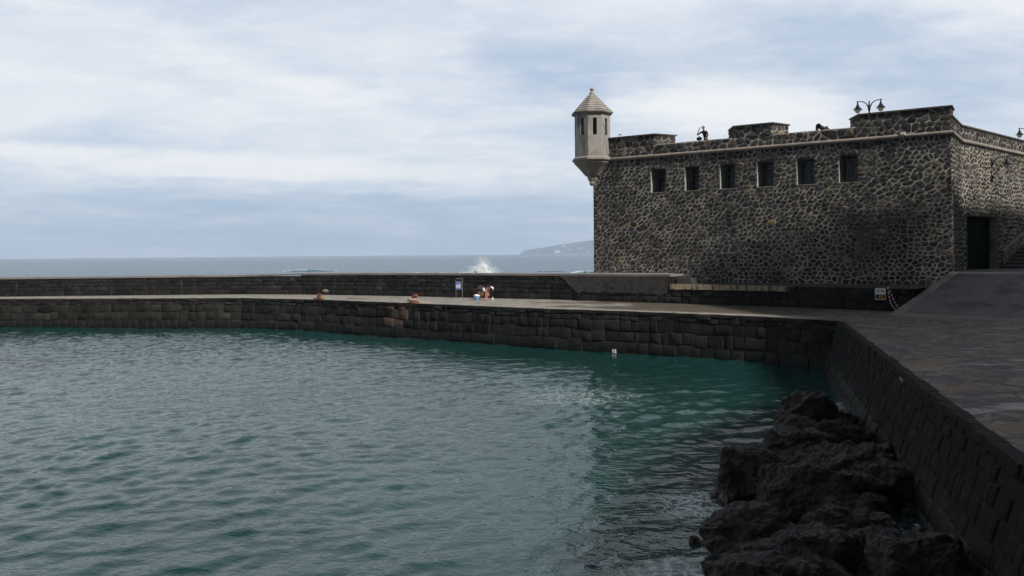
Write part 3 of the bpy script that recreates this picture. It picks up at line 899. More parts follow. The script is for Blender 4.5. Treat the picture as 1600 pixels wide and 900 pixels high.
# right wall with the gate opening
ZQ = 10.62
DS0, DS1, DZ0, DZ1, DD = 0.80, 6.15, 1.90, 5.28, 0.58
mb = MB()
p1 = Vector((P1.x, P1.y, 0)); p2 = Vector((P2.x, P2.y, 0))
mb.quad((*P1, -.5), (*P2, -.5), (*P2, ZQ), (*P1, ZQ))
L3 = 30.0
for s0, s1, z0, z1 in ((0, DS0, -.5, ZQ), (DS0, DS1, DZ1, ZQ), (DS0, DS1, -.5, DZ0), (DS1, L3, -.5, ZQ)):
    mb.quad(RP(s0, 0, z0), RP(s1, 0, z0), RP(s1, 0, z1), RP(s0, 0, z1))
mb.quad(RP(DS0, 0, DZ0), RP(DS0, -DD, DZ0), RP(DS0, -DD, DZ1), RP(DS0, 0, DZ1))
mb.quad(RP(DS1, 0, DZ0), RP(DS1, 0, DZ1), RP(DS1, -DD, DZ1), RP(DS1, -DD, DZ0))
mb.quad(RP(DS0, 0, DZ1), RP(DS0, -DD, DZ1), RP(DS1, -DD, DZ1), RP(DS1, 0, DZ1))
F1 = lambda s_, z_, d_: (P1.x+(P2-P1).normalized().x*s_+nA1.x*d_, P1.y+(P2-P1).normalized().y*s_+nA1.y*d_, z_)
nA1 = (P2-P1).normalized(); nA1 = Vector((nA1.y, -nA1.x))
F2 = lambda s_, z_, d_: RP(s_, d_, z_)
dh = [(DS0, DS1, DZ0, DZ1)]
for F_, Lw, hh in ((F1, (P2-P1).length, ()), (F2, 22.0, dh)):
    rubble(mb, F_, Lw, 1.3, ZC-.12, cell=.33, gap=(.05, .13), holes=hh, seed=5.0, mat=1)
    rubble(mb, F_, Lw, ZC+.13, ZQ-.01, cell=.42, gap=(.05, .11), seed=6.0, mat=1)
mb.build('wall', [M['bed'], M['rstone']], fort, 'angle', recalc=False)
# gate
gate = MB()
gw = DS1-DS0
gate.box(RP((DS0+DS1)/2, -DD-.03, (DZ0+DZ1)/2), (gw, .06, DZ1-DZ0), (W3, WN3, Z3))
gate = gate.build('door', M['door'], fort)
pl = MB()
for k in range(14):
    pl.box(RP(DS0+.02+gw*(k+.5)/14, -DD+.012, (DZ0+DZ1)/2), (gw/14-.03, .025, DZ1-DZ0-.08), (W3, WN3, Z3))
pl.build('plank_face', M['door'], gate)
for zz in (DZ0+.45, DZ0+1.7, DZ1-.45):
    MB().box(RP((DS0+DS1)/2, -DD+.04, zz), (gw-.1, .03, .14), (W3, WN3, Z3)).build('rail', M['door'], gate)

# roof deck
tris = [tuple(FP(0.2, .3, ZR)), tuple(FP(LF-.2, .3, ZR)), (P2.x-.3, P2.y+.3, ZR), tuple(RP(29.5, -.3, ZR)), (Q0.x, Q0.y, ZR)]
MB().add(tris, [(0, 1, 2, 3, 4)]).build('roof', M['ramp_edge'], fort)

# right wall parapet: thickness and coping
mb = MB()
pts_out = [P1, P2, P2+W*30]
n1 = (P2-P1).normalized(); n1 = Vector((n1.y, -n1.x))
nm = (n1+WN).normalized()
offs = lambda d: [P1 + n1*d, P2 + nm*d, P2+W*30+WN*d]
o1, i1 = offs(0.09), offs(-0.65)
for k in range(2):
    mb.hexa([(*o1[k], ZQ), (*o1[k+1], ZQ), (*i1[k+1], ZQ), (*i1[k], ZQ)], [(*o1[k], ZQ+.09), (*o1[k+1], ZQ+.09), (*i1[k+1], ZQ+.11), (*i1[k], ZQ+.11)])
mb.build('coping', M['slab'], fort)
mb = MB(); i2 = offs(-0.6)
for k in range(2):
    mb.quad((*i2[k], ZR-.3), (*i2[k+1], ZR-.3), (*i2[k+1], ZQ), (*i2[k], ZQ))
mb.build('parapet_back', M['rubble_big'], fort)

# cordon: half-round string course along front and right wall
def sweep(mb, path, normals, prof):
    rings = [[(q.x+n.x*d, q.y+n.y*d, z) for d, z in prof] for q, n in zip(path, normals)]
    m = len(prof)
    vs = [p for R in rings for p in R]
    fs = [(i*m+k, (i+1)*m+k, (i+1)*m+k+1, i*m+k+1) for i in range(len(path)-1) for k in range(m-1)]
    mb.add(vs, fs)
NO = -NIN
mit = (NO+n1); mit = mit/(mit.dot(NO))
mit2 = (n1+WN); mit2 = mit2/(mit2.dot(WN))
path = []; norms = []
for k in range(40):
    path.append(P0+U*(LF*k/40.0)); norms.append(NO)
path += [P1, P2, P2+W*30]; norms += [mit, mit2, WN]
prof = [(0.0, ZC-.13), (.05, ZC-.13)] + [(.06+.11*math.cos(a), ZC+.115*math.sin(a)) for a in np.linspace(-1.4, 1.4, 9)] + [(.0, ZC+.125)]
mb = MB(); sweep(mb, path, norms, prof)
for i, p in enumerate(mb.v):
    w = 0.012*mnoise.noise(Vector(p)*1.3); mb.v[i] = (p[0]+w, p[1]+w, p[2]+w)
mb.build('cordon', M['cordon'], fort, 'angle')

# merlons (splayed blocks of the parapet) with their dark coping slabs
def merlon(f0, f1, b0, b1, T=1.4, label=None):
    """front from f0 to f1, back from b0 to b1 (distances along the front)"""
    mb = MB()
    lo = [FP(f0, 0, ZP), FP(f1, 0, ZP), FP(b1, T, ZP), FP(b0, T, ZP)]
    hi = [Vector((p.x, p.y, ZM)) for p in lo]
    mb.hexa(lo, hi, bottom=True, top=True)
    lo2 = [FP(b0, .6, ZR), FP(b1, .6, ZR), FP(b1, T, ZR), FP(b0, T, ZR)]
    hi2 = [Vector((p.x, p.y, ZP-.002)) for p in lo2]
    mb.hexa(lo2, hi2)
    mb.v = [tuple(q) for q in mb.v]
    for q0, q1 in ((FP(f0, 0, 0), FP(f1, 0, 0)), (FP(f1, 0, 0), FP(b1, T, 0)), (FP(b0, T, 0), FP(f0, 0, 0))):
        dd_ = (q1-q0); Ld = dd_.length; dd_ = dd_/Ld; nn_ = Vector((dd_.y, -dd_.x, 0))
        if Ld < .3: continue
        rubble(mb, lambda s_, z_, d_: (q0.x+dd_.x*s_+nn_.x*d_, q0.y+dd_.y*s_+nn_.y*d_, z_), Ld, ZP+.005, ZM-.01, cell=.44, gap=(.04, .09), seed=f0, mat=1)
    m = mb.build('merlon', [M['bed'], M['rstone']], fort, 'angle')
    e = .10
    c = MB()
    lo = [FP(f0-e, -e, ZM), FP(f1+e, -e, ZM), FP(b1+e, T+e, ZM), FP(b0-e, T+e, ZM)]
    hi = [Vector((p.x, p.y, ZM+.085)) for p in lo]
    c.hexa(lo, hi)
    c.build('coping', M['slab'], m)
    return m
merlon(0.15, s_at(1024), 0.15, s_at(1024)+0.95)
merlon(s_at(1150), s_at(1208), s_at(1150)-.85, s_at(1208)+.65)
merlon(s_at(1346), LF-0.02, s_at(1346)-.8, LF-.02)
# pale mortar weathering on the low parapet stretches
for a, b in ((s_at(1024)+.05, s_at(1150)-.05), (s_at(1208)+.05, s_at(1346)-.05)):
    mb = MB(); n = 24
    for k in range(n):
        s0 = a+(b-a)*k/n; s1 = a+(b-a)*(k+1)/n
        h0 = .055+.03*mnoise.noise(Vector((s0*2, 0, 0))); h1 = .055+.03*mnoise.noise(Vector((s1*2, 0, 0)))
        mb.quad(FP(s0, -.012, ZP-.16), FP(s1, -.012, ZP-.16), FP(s1, .06, ZP+h1), FP(s0, .06, ZP+h0))
        mb.quad(FP(s0, .06, ZP+h0), FP(s1, .06, ZP+h1), FP(s1, .62, ZP+h1+.02), FP(s0, .62, ZP+h0+.02))
    mb.build('parapet_cap', M['mortar'], fort)

# windows
for wi, (a, b) in enumerate(WIN):
    mb = MB()
    for q in ((FP(a, 0, WZ0), FP(a, WD, WZ0), FP(a, WD, WZ1), FP(a, 0, WZ1)),
              (FP(b, 0, WZ0), FP(b, 0, WZ1), FP(b, WD, WZ1), FP(b, WD, WZ0)),
              (FP(a, 0, WZ0), FP(b, 0, WZ0), FP(b, WD, WZ0), FP(a, WD, WZ0)),
              (FP(a, 0, WZ1), FP(a, WD, WZ1), FP(b, WD, WZ1), FP(b, 0, WZ1))):
        mb.quad(*q)
    w = mb.build('window', M['reveal'], fort, recalc=False)
    MB().box(FP((a+b)/2, WD-.02, (WZ0+WZ1)/2), (b-a-.004, .03, WZ1-WZ0-.004), (U3, N3, Z3)).build('pane', M['glass'], w)
    br = MB()
    for k in range(4):
        s = a+(b-a)*(k+.5)/4
        br.tube([FP(s, .34, WZ0), FP(s, .34, WZ1)], .014, 6)
    for k in range(4):
        z = WZ0+(WZ1-WZ0)*(k+.5)/4
        br.tube([FP(a, .34, z), FP(b, .34, z)], .012, 6)
    br.build('bars', M['bars'], w)
    MB().box(FP((a+b)/2, .10, WZ0-.022), (b-a+.10, .26, .05), (U3, N3, Z3)).build('sill', M['mortar'], w)
    fr = MB()
    for s in (a+.05, b-.05): fr.box(FP(s, WD-.07, (WZ0+WZ1)/2), (.08, .06, WZ1-WZ0-.01), (U3, N3, Z3))
    fr.box(FP((a+b)/2, WD-.075, (WZ0+WZ1)/2+.3), (b-a-.02, .05, .06), (U3, N3, Z3))
    fr.build('frame', M['bars'], w)
    if wi == 3:
        MB().box(FP(b-.18, WD-.12, WZ0+.85), (.16, .05, .06), (U3, N3, Z3)).build('lamp', M['lit'], w)

# sentry turret on the corner
TX, TY = P0.x-.05, P0.y-.10
ROT = math.radians(22.5+3)
def octo(r, z, rot=ROT):
    R = r/math.cos(math.pi/8)
    return [(TX+R*math.cos(rot+math.pi/4*k), TY+R*math.sin(rot+math.pi/4*k), z) for k in range(8)]
TR = 1.19; TZ0, TZ1 = 9.92, 12.92
SL0, SL1 = 11.42, 12.60
mb = MB()
ro, ri = octo(TR, 0), octo(TR-.22, 0)
def at(p, z): return Vector((p[0], p[1], z))
for k in range(8):
    a, b = at(ro[k], 0), at(ro[(k+1) % 8], 0); ai, bi = at(ri[k], 0), at(ri[(k+1) % 8], 0)
    q = [a, a.lerp(b, .36), a.lerp(b, .64), b]; qi = [ai, ai.lerp(bi, .34), ai.lerp(bi, .66), bi]
    for c in range(3):
        for z0, z1 in ((TZ0, SL0), (SL0, SL1), (SL1, TZ1)):
            if c == 1 and z0 == SL0: continue
            mb.quad(at(q[c], z0), at(q[c+1], z0), at(q[c+1], z1), at(q[c], z1))
            mb.quad(at(qi[c+1], z0), at(qi[c], z0), at(qi[c], z1), at(qi[c+1], z1))
    mb.quad(at(q[1], SL0), at(qi[1], SL0), at(qi[1], SL1), at(q[1], SL1))
    mb.quad(at(q[2], SL0), at(q[2], SL1), at(qi[2], SL1), at(qi[2], SL0))
    mb.quad(at(q[1], SL0), at(q[2], SL0), at(qi[2], SL0), at(qi[1], SL0))
    mb.quad(at(q[1], SL1), at(qi[1], SL1), at(qi[2], SL1), at(q[2], SL1))
tur = mb.build('sentry_turret', M['turret'], fort, recalc=False)
tag(tur, 'pale octagonal sentry turret with slit openings and a stepped stone roof')
def rings_mesh(levels, name, mat, parent, cap=True):
    mb = MB(); vs = []
    for r, z in levels: vs += octo(r, z)
    n = 8; fs = []
    for j in range(len(levels)-1):
        for k in range(8): fs.append((j*n+k, j*n+(k+1) % n, (j+1)*n+(k+1) % n, (j+1)*n+k))
    if cap: fs += [tuple(range(7, -1, -1)), tuple(range((len(levels)-1)*n, len(levels)*n))]
    mb.add(vs, fs)
    return mb.build(name, mat, parent)
rings_mesh([(TR-.02, 12.90), (TR+.10, 12.93), (TR+.20, 13.0), (TR+.22, 13.08), (TR+.13, 13.16), (TR+.0, 13.2)], 'cornice', M['turret_trim'], tur)
lev = []
steps = 7; zt = 14.42
for k in range(steps):
    r0 = TR+.0 - (TR-.14)*k/steps; z0 = 13.2+(zt-13.2)*k/steps
    r1 = TR+.0 - (TR-.14)*(k+1)/steps; z1 = 13.2+(zt-13.2)*(k+1)/steps
    lev += [(r0+.035, z0+.001), (r0+.075, z0+.012), (r0+.065, z0+.055), (r1+.03, z1)]
lev.append((.12, zt+.005))
rings_mesh(lev, 'roof', M['turret_roof'], tur)
mb = MB()
mb.lathe([(.0001, 14.4), (.20, 14.41), (.21, 14.50), (.13, 14.54), (.09, 14.60), (.08, 14.64), (.13, 14.70), (.15, 14.78), (.12, 14.86), (.05, 14.91), (.0001, 14.92)], (TX, TY, 0), 16, closed=False)
mb.build('finial', M['turret'], tur, 'angle')
rings_mesh([(TR-.1, 9.60), (TR+.10, 9.62), (TR+.18, 9.70), (TR+.19, 9.82), (TR+.10, 9.92), (TR-.05, 9.94)], 'cordon', M['turret_trim'], tur)
rings_mesh([(.20, 8.2), (.33, 8.42), (.36, 8.60), (.50, 8.66), (.72, 8.95), (1.0, 9.28), (TR+.02, 9.50), (TR+.06, 9.60)], 'corbel', M['turret_trim'], tur)
MB().lathe([(.05, 7.93), (.16, 8.0), (.20, 8.12), (.16, 8.24), (.05, 8.26)], (TX-.05, TY-.1, 0), 12).build('pendant', M['turret_trim'], tur, 'angle')

# ------------------------------------------------------------------ stairs beside the gate
st = empty('staircase', tuple(RP(6.4, 1.5, 1.95)))
tag(st, 'broad dark stone steps climbing beside the fort wall right of the green gate', 'staircase')
for k in range(9):
    s0 = 6.2+k*.68
    sp_ = MB().box(RP(s0+.37, 1.95, 1.95+.23*(k+1)/2-.06), (.74, 3.6, .23*(k+1)-.04), (W3, WN3, Z3)).build('step', M['ramp'], st)
    MB().box(RP(s0+.345, 1.95, 1.95+.23*(k+1)-.038), (.78, 3.6, .07), (W3, WN3, Z3)).build('tread', M['step'], sp_)
mb = MB()
s0, s1 = 6.55, 15.0
f = lambda s: 3.02+.31*(s-6.45)
for d0, d1 in ((.01, .14),):
    lo = [RP(s0, d0, 1.94), RP(s0, d1, 1.94), RP(s1, d1, 1.94), RP(s1, d0, 1.94)]
    hi = [RP(s0, d0, f(s0)), RP(s0, d1, f(s0)), RP(s1, d1, f(s1)), RP(s1, d0, f(s1))]
    mb.hexa(lo, hi)
mb.build('parapet', M['rubble'], st)
mb = MB()
lo = [RP(s0-.05, .012, f(s0)), RP(s0-.05, d1+.05, f(s0)), RP(s1, d1+.05, f(s1)), RP(s1, .012, f(s1))]
mb.hexa(lo, [p+Vector((0, 0, .07)) for p in lo]); mb.build('handrail', M['step'], st)

# ------------------------------------------------------------------ lamps
def lamp_head(par, x, z, y=0.0, ax=Vector((1, 0, 0))):
    """bell shade hung at local (x, y, z) of the parent"""
    mb = MB()
    mb.lathe([(.0001, .06), (.025, .05), (.03, -.02), (.045, -.10), (.07, -.20), (.12, -.32), (.19, -.42), (.27, -.48), (.275, -.51), (.20, -.50), (.0001, -.49)], (x, y, z), 20, closed=False)
    sh = mb.build('lamp_shade', M['iron'], par, 'angle', keep=False)
    mb = MB()
    mb.lathe([(.20, -.51), (.20, -.56), (.15, -.66), (.07, -.73), (.0001, -.75)], (x, y, z), 18, closed=False)
    mb.build('globe', M['globe'], sh, 'angle', keep=False)
    return sh
def arm_pts(sx, z, L):
    pts = [(0, 0, z-.62), (sx*.10*L, 0, z-.36), (sx*.26*L, 0, z-.16), (sx*.5*L, 0, z-.04), (sx*.75*L, 0, z), (sx*1.0*L, 0, z), (sx*1.16*L, 0, z-.01)]
    return pts
def lamp_post(loc, rz, label, H=3.02, L=.68):
    e = empty('street_lamp', loc, rz); tag(e, label, 'street lamp', 'two armed lamps on the fort roof')
    MB().lathe([(.16, 0), (.16, .12), (.09, .2), (.075, .9), (.05, 1.0), (.045, H-.75), (.06, H-.7), (.09, H-.55), (.06, H-.42), (.035, H-.2), (.045, H-.14), (.0001, H)], (0, 0, 0), 14).build('post', M['iron'], e, 'angle', keep=False)
    for sx in (-1, 1):
        a = MB().tube(arm_pts(sx, H-.06, L), [.045, .04, .034, .03, .027, .025, .015], 8).build('arm', M['iron'], e, True, keep=False)
        lamp_head(e, sx*L, H-.06)
    return e
lamp_post((22.85, 51.0, ZR), math.atan2(U.y, U.x), 'black two armed lamp behind the tall right merlon of the fort roof')
lamp_post((40.9, 63.2, ZR), 0.0, 'lamp with only its left head above the far right parapet, cut by the frame edge', 3.02, .72)
# bracket lamp on the right wall
sL = 4.95
e = empty('wall_lamp', tuple(RP(sL, 0.0, 8.75)), math.atan2(WN.y, WN.x))
tag(e, 'black bracket lamp on a curved arm fixed to the sunlit right wall of the fort', 'wall lamp')
MB().box((.03, 0, 0.0), (.06, .14, .62)).build('bracket', M['iron'], e, keep=False)
MB().tube([(.04, 0, -.2), (.12, 0, .02), (.24, 0, .18), (.42, 0, .28), (.66, 0, .32), (.92, 0, .32), (1.08, 0, .31)], [.05, .045, .038, .032, .028, .026, .015], 8).build('arm', M['iron'], e, True, keep=False)
lamp_head(e, .90, .32)

# white floodlight on the cordon
e = empty('floodlight', tuple(FP(s_at(1413), -.22, ZC+.02)), math.atan2(U.y, U.x))
tag(e, 'small white floodlight box sitting on the cordon of the front wall', 'floodlight')
MB().box((0, 0, .10), (.27, .20, .17)).build('housing', M['white'], e, keep=False)
MB().box((0, -.104, .10), (.21, .01, .11)).build('lens', M['globe'], e, keep=False)
MB().box((0, .10, -.02), (.06, .12, .10)).build('bracket', M['white'], e, keep=False)

# cannon on the roof
cs_ = s_at(1279)
cq = FP(cs_, 1.75, ZR)
e = empty('cannon', tuple(cq), math.atan2(U.y, U.x))
tag(e, 'black iron cannon on the fort roof, only its muzzle showing above the parapet', 'cannon')
ya = Vector((0, -1, 0.0))
axs = (Vector((1, 0, 0)), Vector((0, 0, 1)), Vector((0, -1, 0)))
MB().lathe([(.0001, -1.2), (.05, -1.18), (.06, -1.1), (.04, -1.04), (.2, -1.0), (.21, -.9), (.185, -.5), (.165, 0), (.14, .7), (.13, 1.25), (.155, 1.38), (.16, 1.47), (.075, 1.48), (.07, .9), (.0001, .9)], (0, 0, 1.02), 20, axs, closed=False).build('barrel', M['gun'], e, 'angle', keep=False)
for sx in (-.3, .3):
    MB().hexa([(sx-.05, -.7, .2), (sx+.05, -.7, .2), (sx+.05, 1.1, .2), (sx-.05, 1.1, .2)], [(sx-.05, -.65, 1.1), (sx+.05, -.65, 1.1), (sx+.05, 1.05, .55), (sx-.05, 1.05, .55)]).build('carriage_side', M['wood'], e, keep=False)
for sx in (-.42, .42):
    for yy in (-.5, .85):
        MB().lathe([(.22, -.05), (.22, .05)], (sx, yy, .22), 16, (Vector((0, 1, 0)), Vector((0, 0, 1)), Vector((1, 0, 0)))).build('wheel', M['wood'], e, keep=False)

# ------------------------------------------------------------------ figures
def skin_mesh(chains, subs=2):
    """chains: list of list of (pos, radius); first point of a later chain may sit on an earlier joint (same pos)"""
    verts = []; rad = []; edges = []; idx = {}
    for ch in chains:
        prev = None
        for p, r in ch:
            key = tuple(round(c, 4) for c in p)
            if key in idx: i = idx[key]
            else:
                i = len(verts); idx[key] = i; verts.append(p); rad.append(r)
            if prev is not None and prev != i: edges.append((prev, i))
            prev = i
    me = bpy.data.meshes.new('tmp'); me.from_pydata(verts, edges, [])
    ob = bpy.data.objects.new('tmp', me); COL.objects.link(ob)
    sk = ob.modifiers.new('skin', 'SKIN'); sk.use_smooth_shade = True; sk.branch_smoothing = 0.6
    ss_ = ob.modifiers.new('sub', 'SUBSURF'); ss_.levels = subs; ss_.render_levels = subs
    layer = me.skin_vertices[0].data
    for i, r in enumerate(rad):
        rr = r if isinstance(r, tuple) else (r, r)
        layer[i].radius = rr; layer[i].use_root = (i == 0)
    dg = bpy.context.evaluated_depsgraph_get(); dg.update()
    out = bpy.data.meshes.new_from_object(ob.evaluated_get(dg))
    bpy.data.objects.remove(ob); bpy.data.meshes.remove(me)
    return out

def join_meshes(meshes):
    bm = bmesh.new()
    for m in meshes: bm.from_mesh(m)
    o = bpy.data.meshes.new('body'); bm.to_mesh(o); bm.free()
    return o

def seg_d(p, a, b):
    ab = b-a; t = max(0, min(1, (p-a).dot(ab)/max(1e-9, ab.length_squared)))
    return (p-(a+ab*t)).length

def person(loc, rz, J, zones, mats, label, hair=None, cap=None, group=None):
    """J: joints; zones: list of (joint a, joint b, material index)"""
    e = empty('person', loc, rz); tag(e, label, 'person', group)
    V = {k: Vector(v) for k, v in J.items()}
    T = lambda k: tuple(V[k])
    mid = lambda a, b, t=.5: tuple(V[a].lerp(V[b], t))
    ch = [[(T('pelvis'), (.145, .12)), (mid('pelvis', 'chest', .5), (.135, .105)), (T('chest'), (.16, .115)), (T('neckbase'), (.085, .075)), (T('neck'), .055), (mid('neck', 'head', .55), (.07, .078)), (T('head'), (.082, .098)), (T('crown'), (.06, .075))]]
    for s in 'LR':
        ch.append([(T('chest'), .13), (T('shoulder'+s), .068), (mid('shoulder'+s, 'elbow'+s), .05), (T('elbow'+s), .042), (mid('elbow'+s, 'wrist'+s, .35), .042), (T('wrist'+s), .028), (mid('wrist'+s, 'hand'+s), (.036, .02)), (T('hand'+s), (.038, .018))])
        if 'knee'+s in V:
            ch.append([(T('pelvis'), .13), (T('hip'+s), .092), (mid('hip'+s, 'knee'+s), .078), (T('knee'+s), .058), (mid('knee'+s, 'ankle'+s, .35), .056), (T('ankle'+s), .036), (tuple(V['ankle'+s]+Vector((.02, 0, -.05))), .042), (T('toe'+s), (.04, .026))])
    ms = [skin_mesh(ch)]
    # fingers and thumb, each a short chain rooted in the palm
    for s in 'LR':
        w, h = V['wrist'+s], V['hand'+s]
        d = (h-w).normalized(); side = d.cross(Vector((0, 0, 1)))
        if side.length < .1: side = Vector((0, 1, 0))
        side.normalize(); nrm = side.cross(d)
        for k, (o, L) in enumerate(((-.03, .06), (-.01, .075), (.01, .07), (.03, .052))):
            r0 = h - d*.03 + side*o
            ms.append(skin_mesh([[(tuple(r0), .010), (tuple(r0+d*(.03+L*.45)), .009), (tuple(r0+d*(.03+L*.8)-nrm*.02), .008), (tuple(r0+d*(.03+L)-nrm*.045), .007)]], 1))
        r0 = w.lerp(h, .35) - side*.03
        ms.append(skin_mesh([[(tuple(r0), .012), (tuple(r0-side*.03+d*.03), .010), (tuple(r0-side*.035+d*.065), .008)]], 1))
    # nose and ears
    f = (V['face']-V['head']).normalized(); up = (V['crown']-V['neck']).normalized(); sd = f.cross(up).normalized()
    ms.append(skin_mesh([[(tuple(V['head']+f*.08+up*.02), .010), (tuple(V['head']+f*.108-up*.015), .014)]], 1))
    for q in (-1, 1):
        ms.append(skin_mesh([[(tuple(V['head']+sd*q*.078+up*.02), .012), (tuple(V['head']+sd*q*.086-up*.025), .012)]], 1))
    me = join_meshes(ms)
    for m in mats: me.materials.append(m)
    zz = [(V[a], V[b], mi) for a, b, mi in zones]
    for p in me.polygons:
        p.use_smooth = True
        c = p.center
        p.material_index = min(zz, key=lambda z: seg_d(c, z[0], z[1]))[2]
    b = link(bpy.data.objects.new('body', me)); attach(b, e, False)
    # eyes and mouth
    for q in (-1, 1):
        MB().sphere(V['head']+f*.083+sd*q*.032+up*.018, .012, 8, 6).build('eye', M['signblack'], e, True, keep=False)
    MB().box(V['head']+f*.088-up*.045, (.012, .045, .008), (f, sd, up)).build('mouth', M['pink'], e, keep=False)
    if hair or cap:
        mb = MB(); c = V['head']+up*.025-f*.012
        n, m = 14, 7; prof = [(.108*math.cos(a), .118*math.sin(a)) for a in np.linspace(-.15, math.pi/2-.001, m)]
        mb.lathe([(max(r, .0005), z) for r, z in prof], c, n, (f, sd, up), closed=False)
        mb.build('hair' if hair else 'cap', hair or cap, e, True, keep=False)
        if cap:
            a = c+f*.09+up*.0
            mb = MB(); mb.hexa([a-sd*.08, a-sd*.06+f*.085, a+sd*.06+f*.085, a+sd*.08], [a-sd*.08+up*.012, a-sd*.06+f*.085+up*.008, a+sd*.06+f*.085+up*.008, a+sd*.08+up*.012])
            mb.build('cap_brim', cap, e, keep=False)
    return e

# man leaning on the parapet of the roof, hand at his brow (local +x = where he faces)
ms_ = s_at(1096)
loc = FP(ms_, .84, ZR)
Jm = dict(pelvis=(-.12, 0, .93), chest=(.05, 0, 1.30), neckbase=(.10, 0, 1.47), neck=(.11, 0, 1.53), head=(.14, 0, 1.66), crown=(.13, 0, 1.74), face=(.25, -.10, 1.65),
          shoulderR=(.08, -.21, 1.41), elbowR=(.22, -.46, 1.20), wristR=(.28, -.30, 1.46), handR=(.27, -.18, 1.66),
          shoulderL=(.08, .21, 1.41), elbowL=(.12, .37, 1.12), wristL=(.34, .42, .92), handL=(.43, .43, .90),
          hipL=(-.12, .10, .88), kneeL=(-.06, .11, .48), ankleL=(-.12, .11, .08), toeL=(.06, .13, .03),
          hipR=(-.12, -.10, .88), kneeR=(-.14, -.11, .48), ankleR=(-.22, -.11, .08), toeR=(-.04, -.13, .03))
zones = [('pelvis', 'chest', 1), ('chest', 'neckbase', 1), ('neck', 'head', 0), ('head', 'crown', 0)]
for s in 'LR':
    zones += [('chest', 'shoulder'+s, 1), ('shoulder'+s, 'elbow'+s, 1), ('elbow'+s, 'wrist'+s, 1 if s == 'L' else 0), ('wrist'+s, 'hand'+s, 0), ('pelvis', 'hip'+s, 2), ('hip'+s, 'knee'+s, 2), ('knee'+s, 'ankle'+s, 2), ('ankle'+s, 'toe'+s, 2)]
person(tuple(loc), math.atan2(NO.y, NO.x)-.35, Jm, zones, [M['skin'], M['charcoal'], M['trouser']], 'man in a dark shirt leaning on the fort parapet with one hand at his brow', hair=M['hair'])
# his dark bag on the parapet
bq = FP(s_at(1091.5), .33, ZP+.085)
e = empty('bag', tuple(bq), math.atan2(U.y, U.x)); tag(e, 'black bag resting on the parapet beside the leaning man', 'bag')
MB().sphere((0, 0, .13), .16, 14, 10, (1.25, .75, .8)).build('bag_body', M['trouser'], e, True, keep=False)
MB().tube([(-.1, 0, .22), (-.06, .02, .28), (.06, .02, .28), (.1, 0, .22)], .014, 6).build('strap', M['trouser'], e, True, keep=False)

# person bending on the quay in white shorts
Jb = dict(pelvis=(-.24, 0, .84), chest=(.10, 0, .96), neckbase=(.24, 0, .94), neck=(.29, 0, .91), head=(.385, 0, .85), crown=(.44, 0, .88), face=(.45, 0, .72),
          shoulderL=(.16, .17, .90), elbowL=(.10, .20, .64), wristL=(.10, .14, .42), handL=(.12, .10, .33),
          shoulderR=(.16, -.17, .90), elbowR=(.03, -.21, .68), wristR=(.14, -.13, .55), handR=(.17, -.09, .46),
          hipL=(-.22, .10, .78), kneeL=(.06, .13, .50), ankleL=(-.02, .12, .08), toeL=(.16, .14, .03),
          hipR=(-.22, -.10, .78), kneeR=(.02, -.13, .50), ankleR=(-.08, -.13, .08), toeR=(.10, -.15, .03))
zones = [('pelvis', 'pelvis', 2), ('pelvis', 'chest', 1), ('chest', 'neckbase', 1), ('neck', 'head', 0), ('head', 'crown', 0)]
Jb['capL'] = tuple(Vector(Jb['hipL']).lerp(Vector(Jb['kneeL']), .6)); Jb['capR'] = tuple(Vector(Jb['hipR']).lerp(Vector(Jb['kneeR']), .6))
for s in 'LR':
    zones += [('chest', 'shoulder'+s, 1), ('shoulder'+s, 'elbow'+s, 0), ('elbow'+s, 'hand'+s, 0), ('pelvis', 'cap'+s, 2), ('cap'+s, 'knee'+s, 0), ('knee'+s, 'ankle'+s, 0), ('ankle'+s, 'toe'+s, 0)]
person((-1.78, 55.25, 0), -.25, Jb, zones, [M['skin'], M['navy'], M['whitecloth']], 'person in navy top, white shorts and white cap bending over bare legs on the quay', cap=M['whitecloth'])
# second person bending behind, dark grey
Jc = dict(Jb)
Jc.update(handL=(.32, .10, .35), wristL=(.30, .12, .44), elbowL=(.24, .19, .66), handR=(.32, -.10, .36), wristR=(.30, -.12, .45), elbowR=(.24, -.19, .66))
person((-2.25, 55.75, 0), 1.25, Jc, zones, [M['skin'], M['greycloth'], M['greycloth']], 'person in dark grey bending down behind the one in white shorts, beside the bucket', hair=M['hairdark'])
# bucket and the white cloth in it
e = empty('bucket', (-2.47, 55.45, 0)); tag(e, 'light blue plastic bucket standing on the quay beside the bending people', 'bucket')
MB().lathe([(.0001, .0), (.14, .0), (.185, .24), (.20, .245), (.20, .265), (.175, .26), (.135, .03), (.0001, .03)], (0, 0, 0), 20, closed=False).build('tub', M['bluepl'], e, 'angle', keep=False)
MB().tube([(-.19, 0, .24), (-.17, -.1, .20), (0, -.2, .16), (.17, -.1, .20), (.19, 0, .24)], .008, 6).build('handle', M['white'], e, True, keep=False)
bm = bmesh.new(); bmesh.ops.create_icosphere(bm, subdivisions=3, radius=1)
for v in bm.verts:
    n = mnoise.noise(v.co*2.3)*.25+1; v.co = Vector((v.co.x*.22*n, v.co.y*.2*n, v.co.z*.10*n+.29))
me = bpy.data.meshes.new('towel'); bm.to_mesh(me); bm.free(); me.materials.append(M['whitecloth'])
for p in me.polygons: p.use_smooth = True
o = link(bpy.data.objects.new('towel', me)); o.location = (-2.47, 55.45, 0); tag(o, 'crumpled white towel heaped in the blue bucket', 'towel')
e = empty('bottle', (-1.36, 55.1, 0)); tag(e, 'small white bottle standing on the quay right of the bending person', 'bottle')
MB().lathe([(.05, 0), (.052, .12), (.045, .16), (.02, .19), (.02, .21)], (0, 0, 0), 14).build('bottle_body', M['white'], e, 'angle', keep=False)
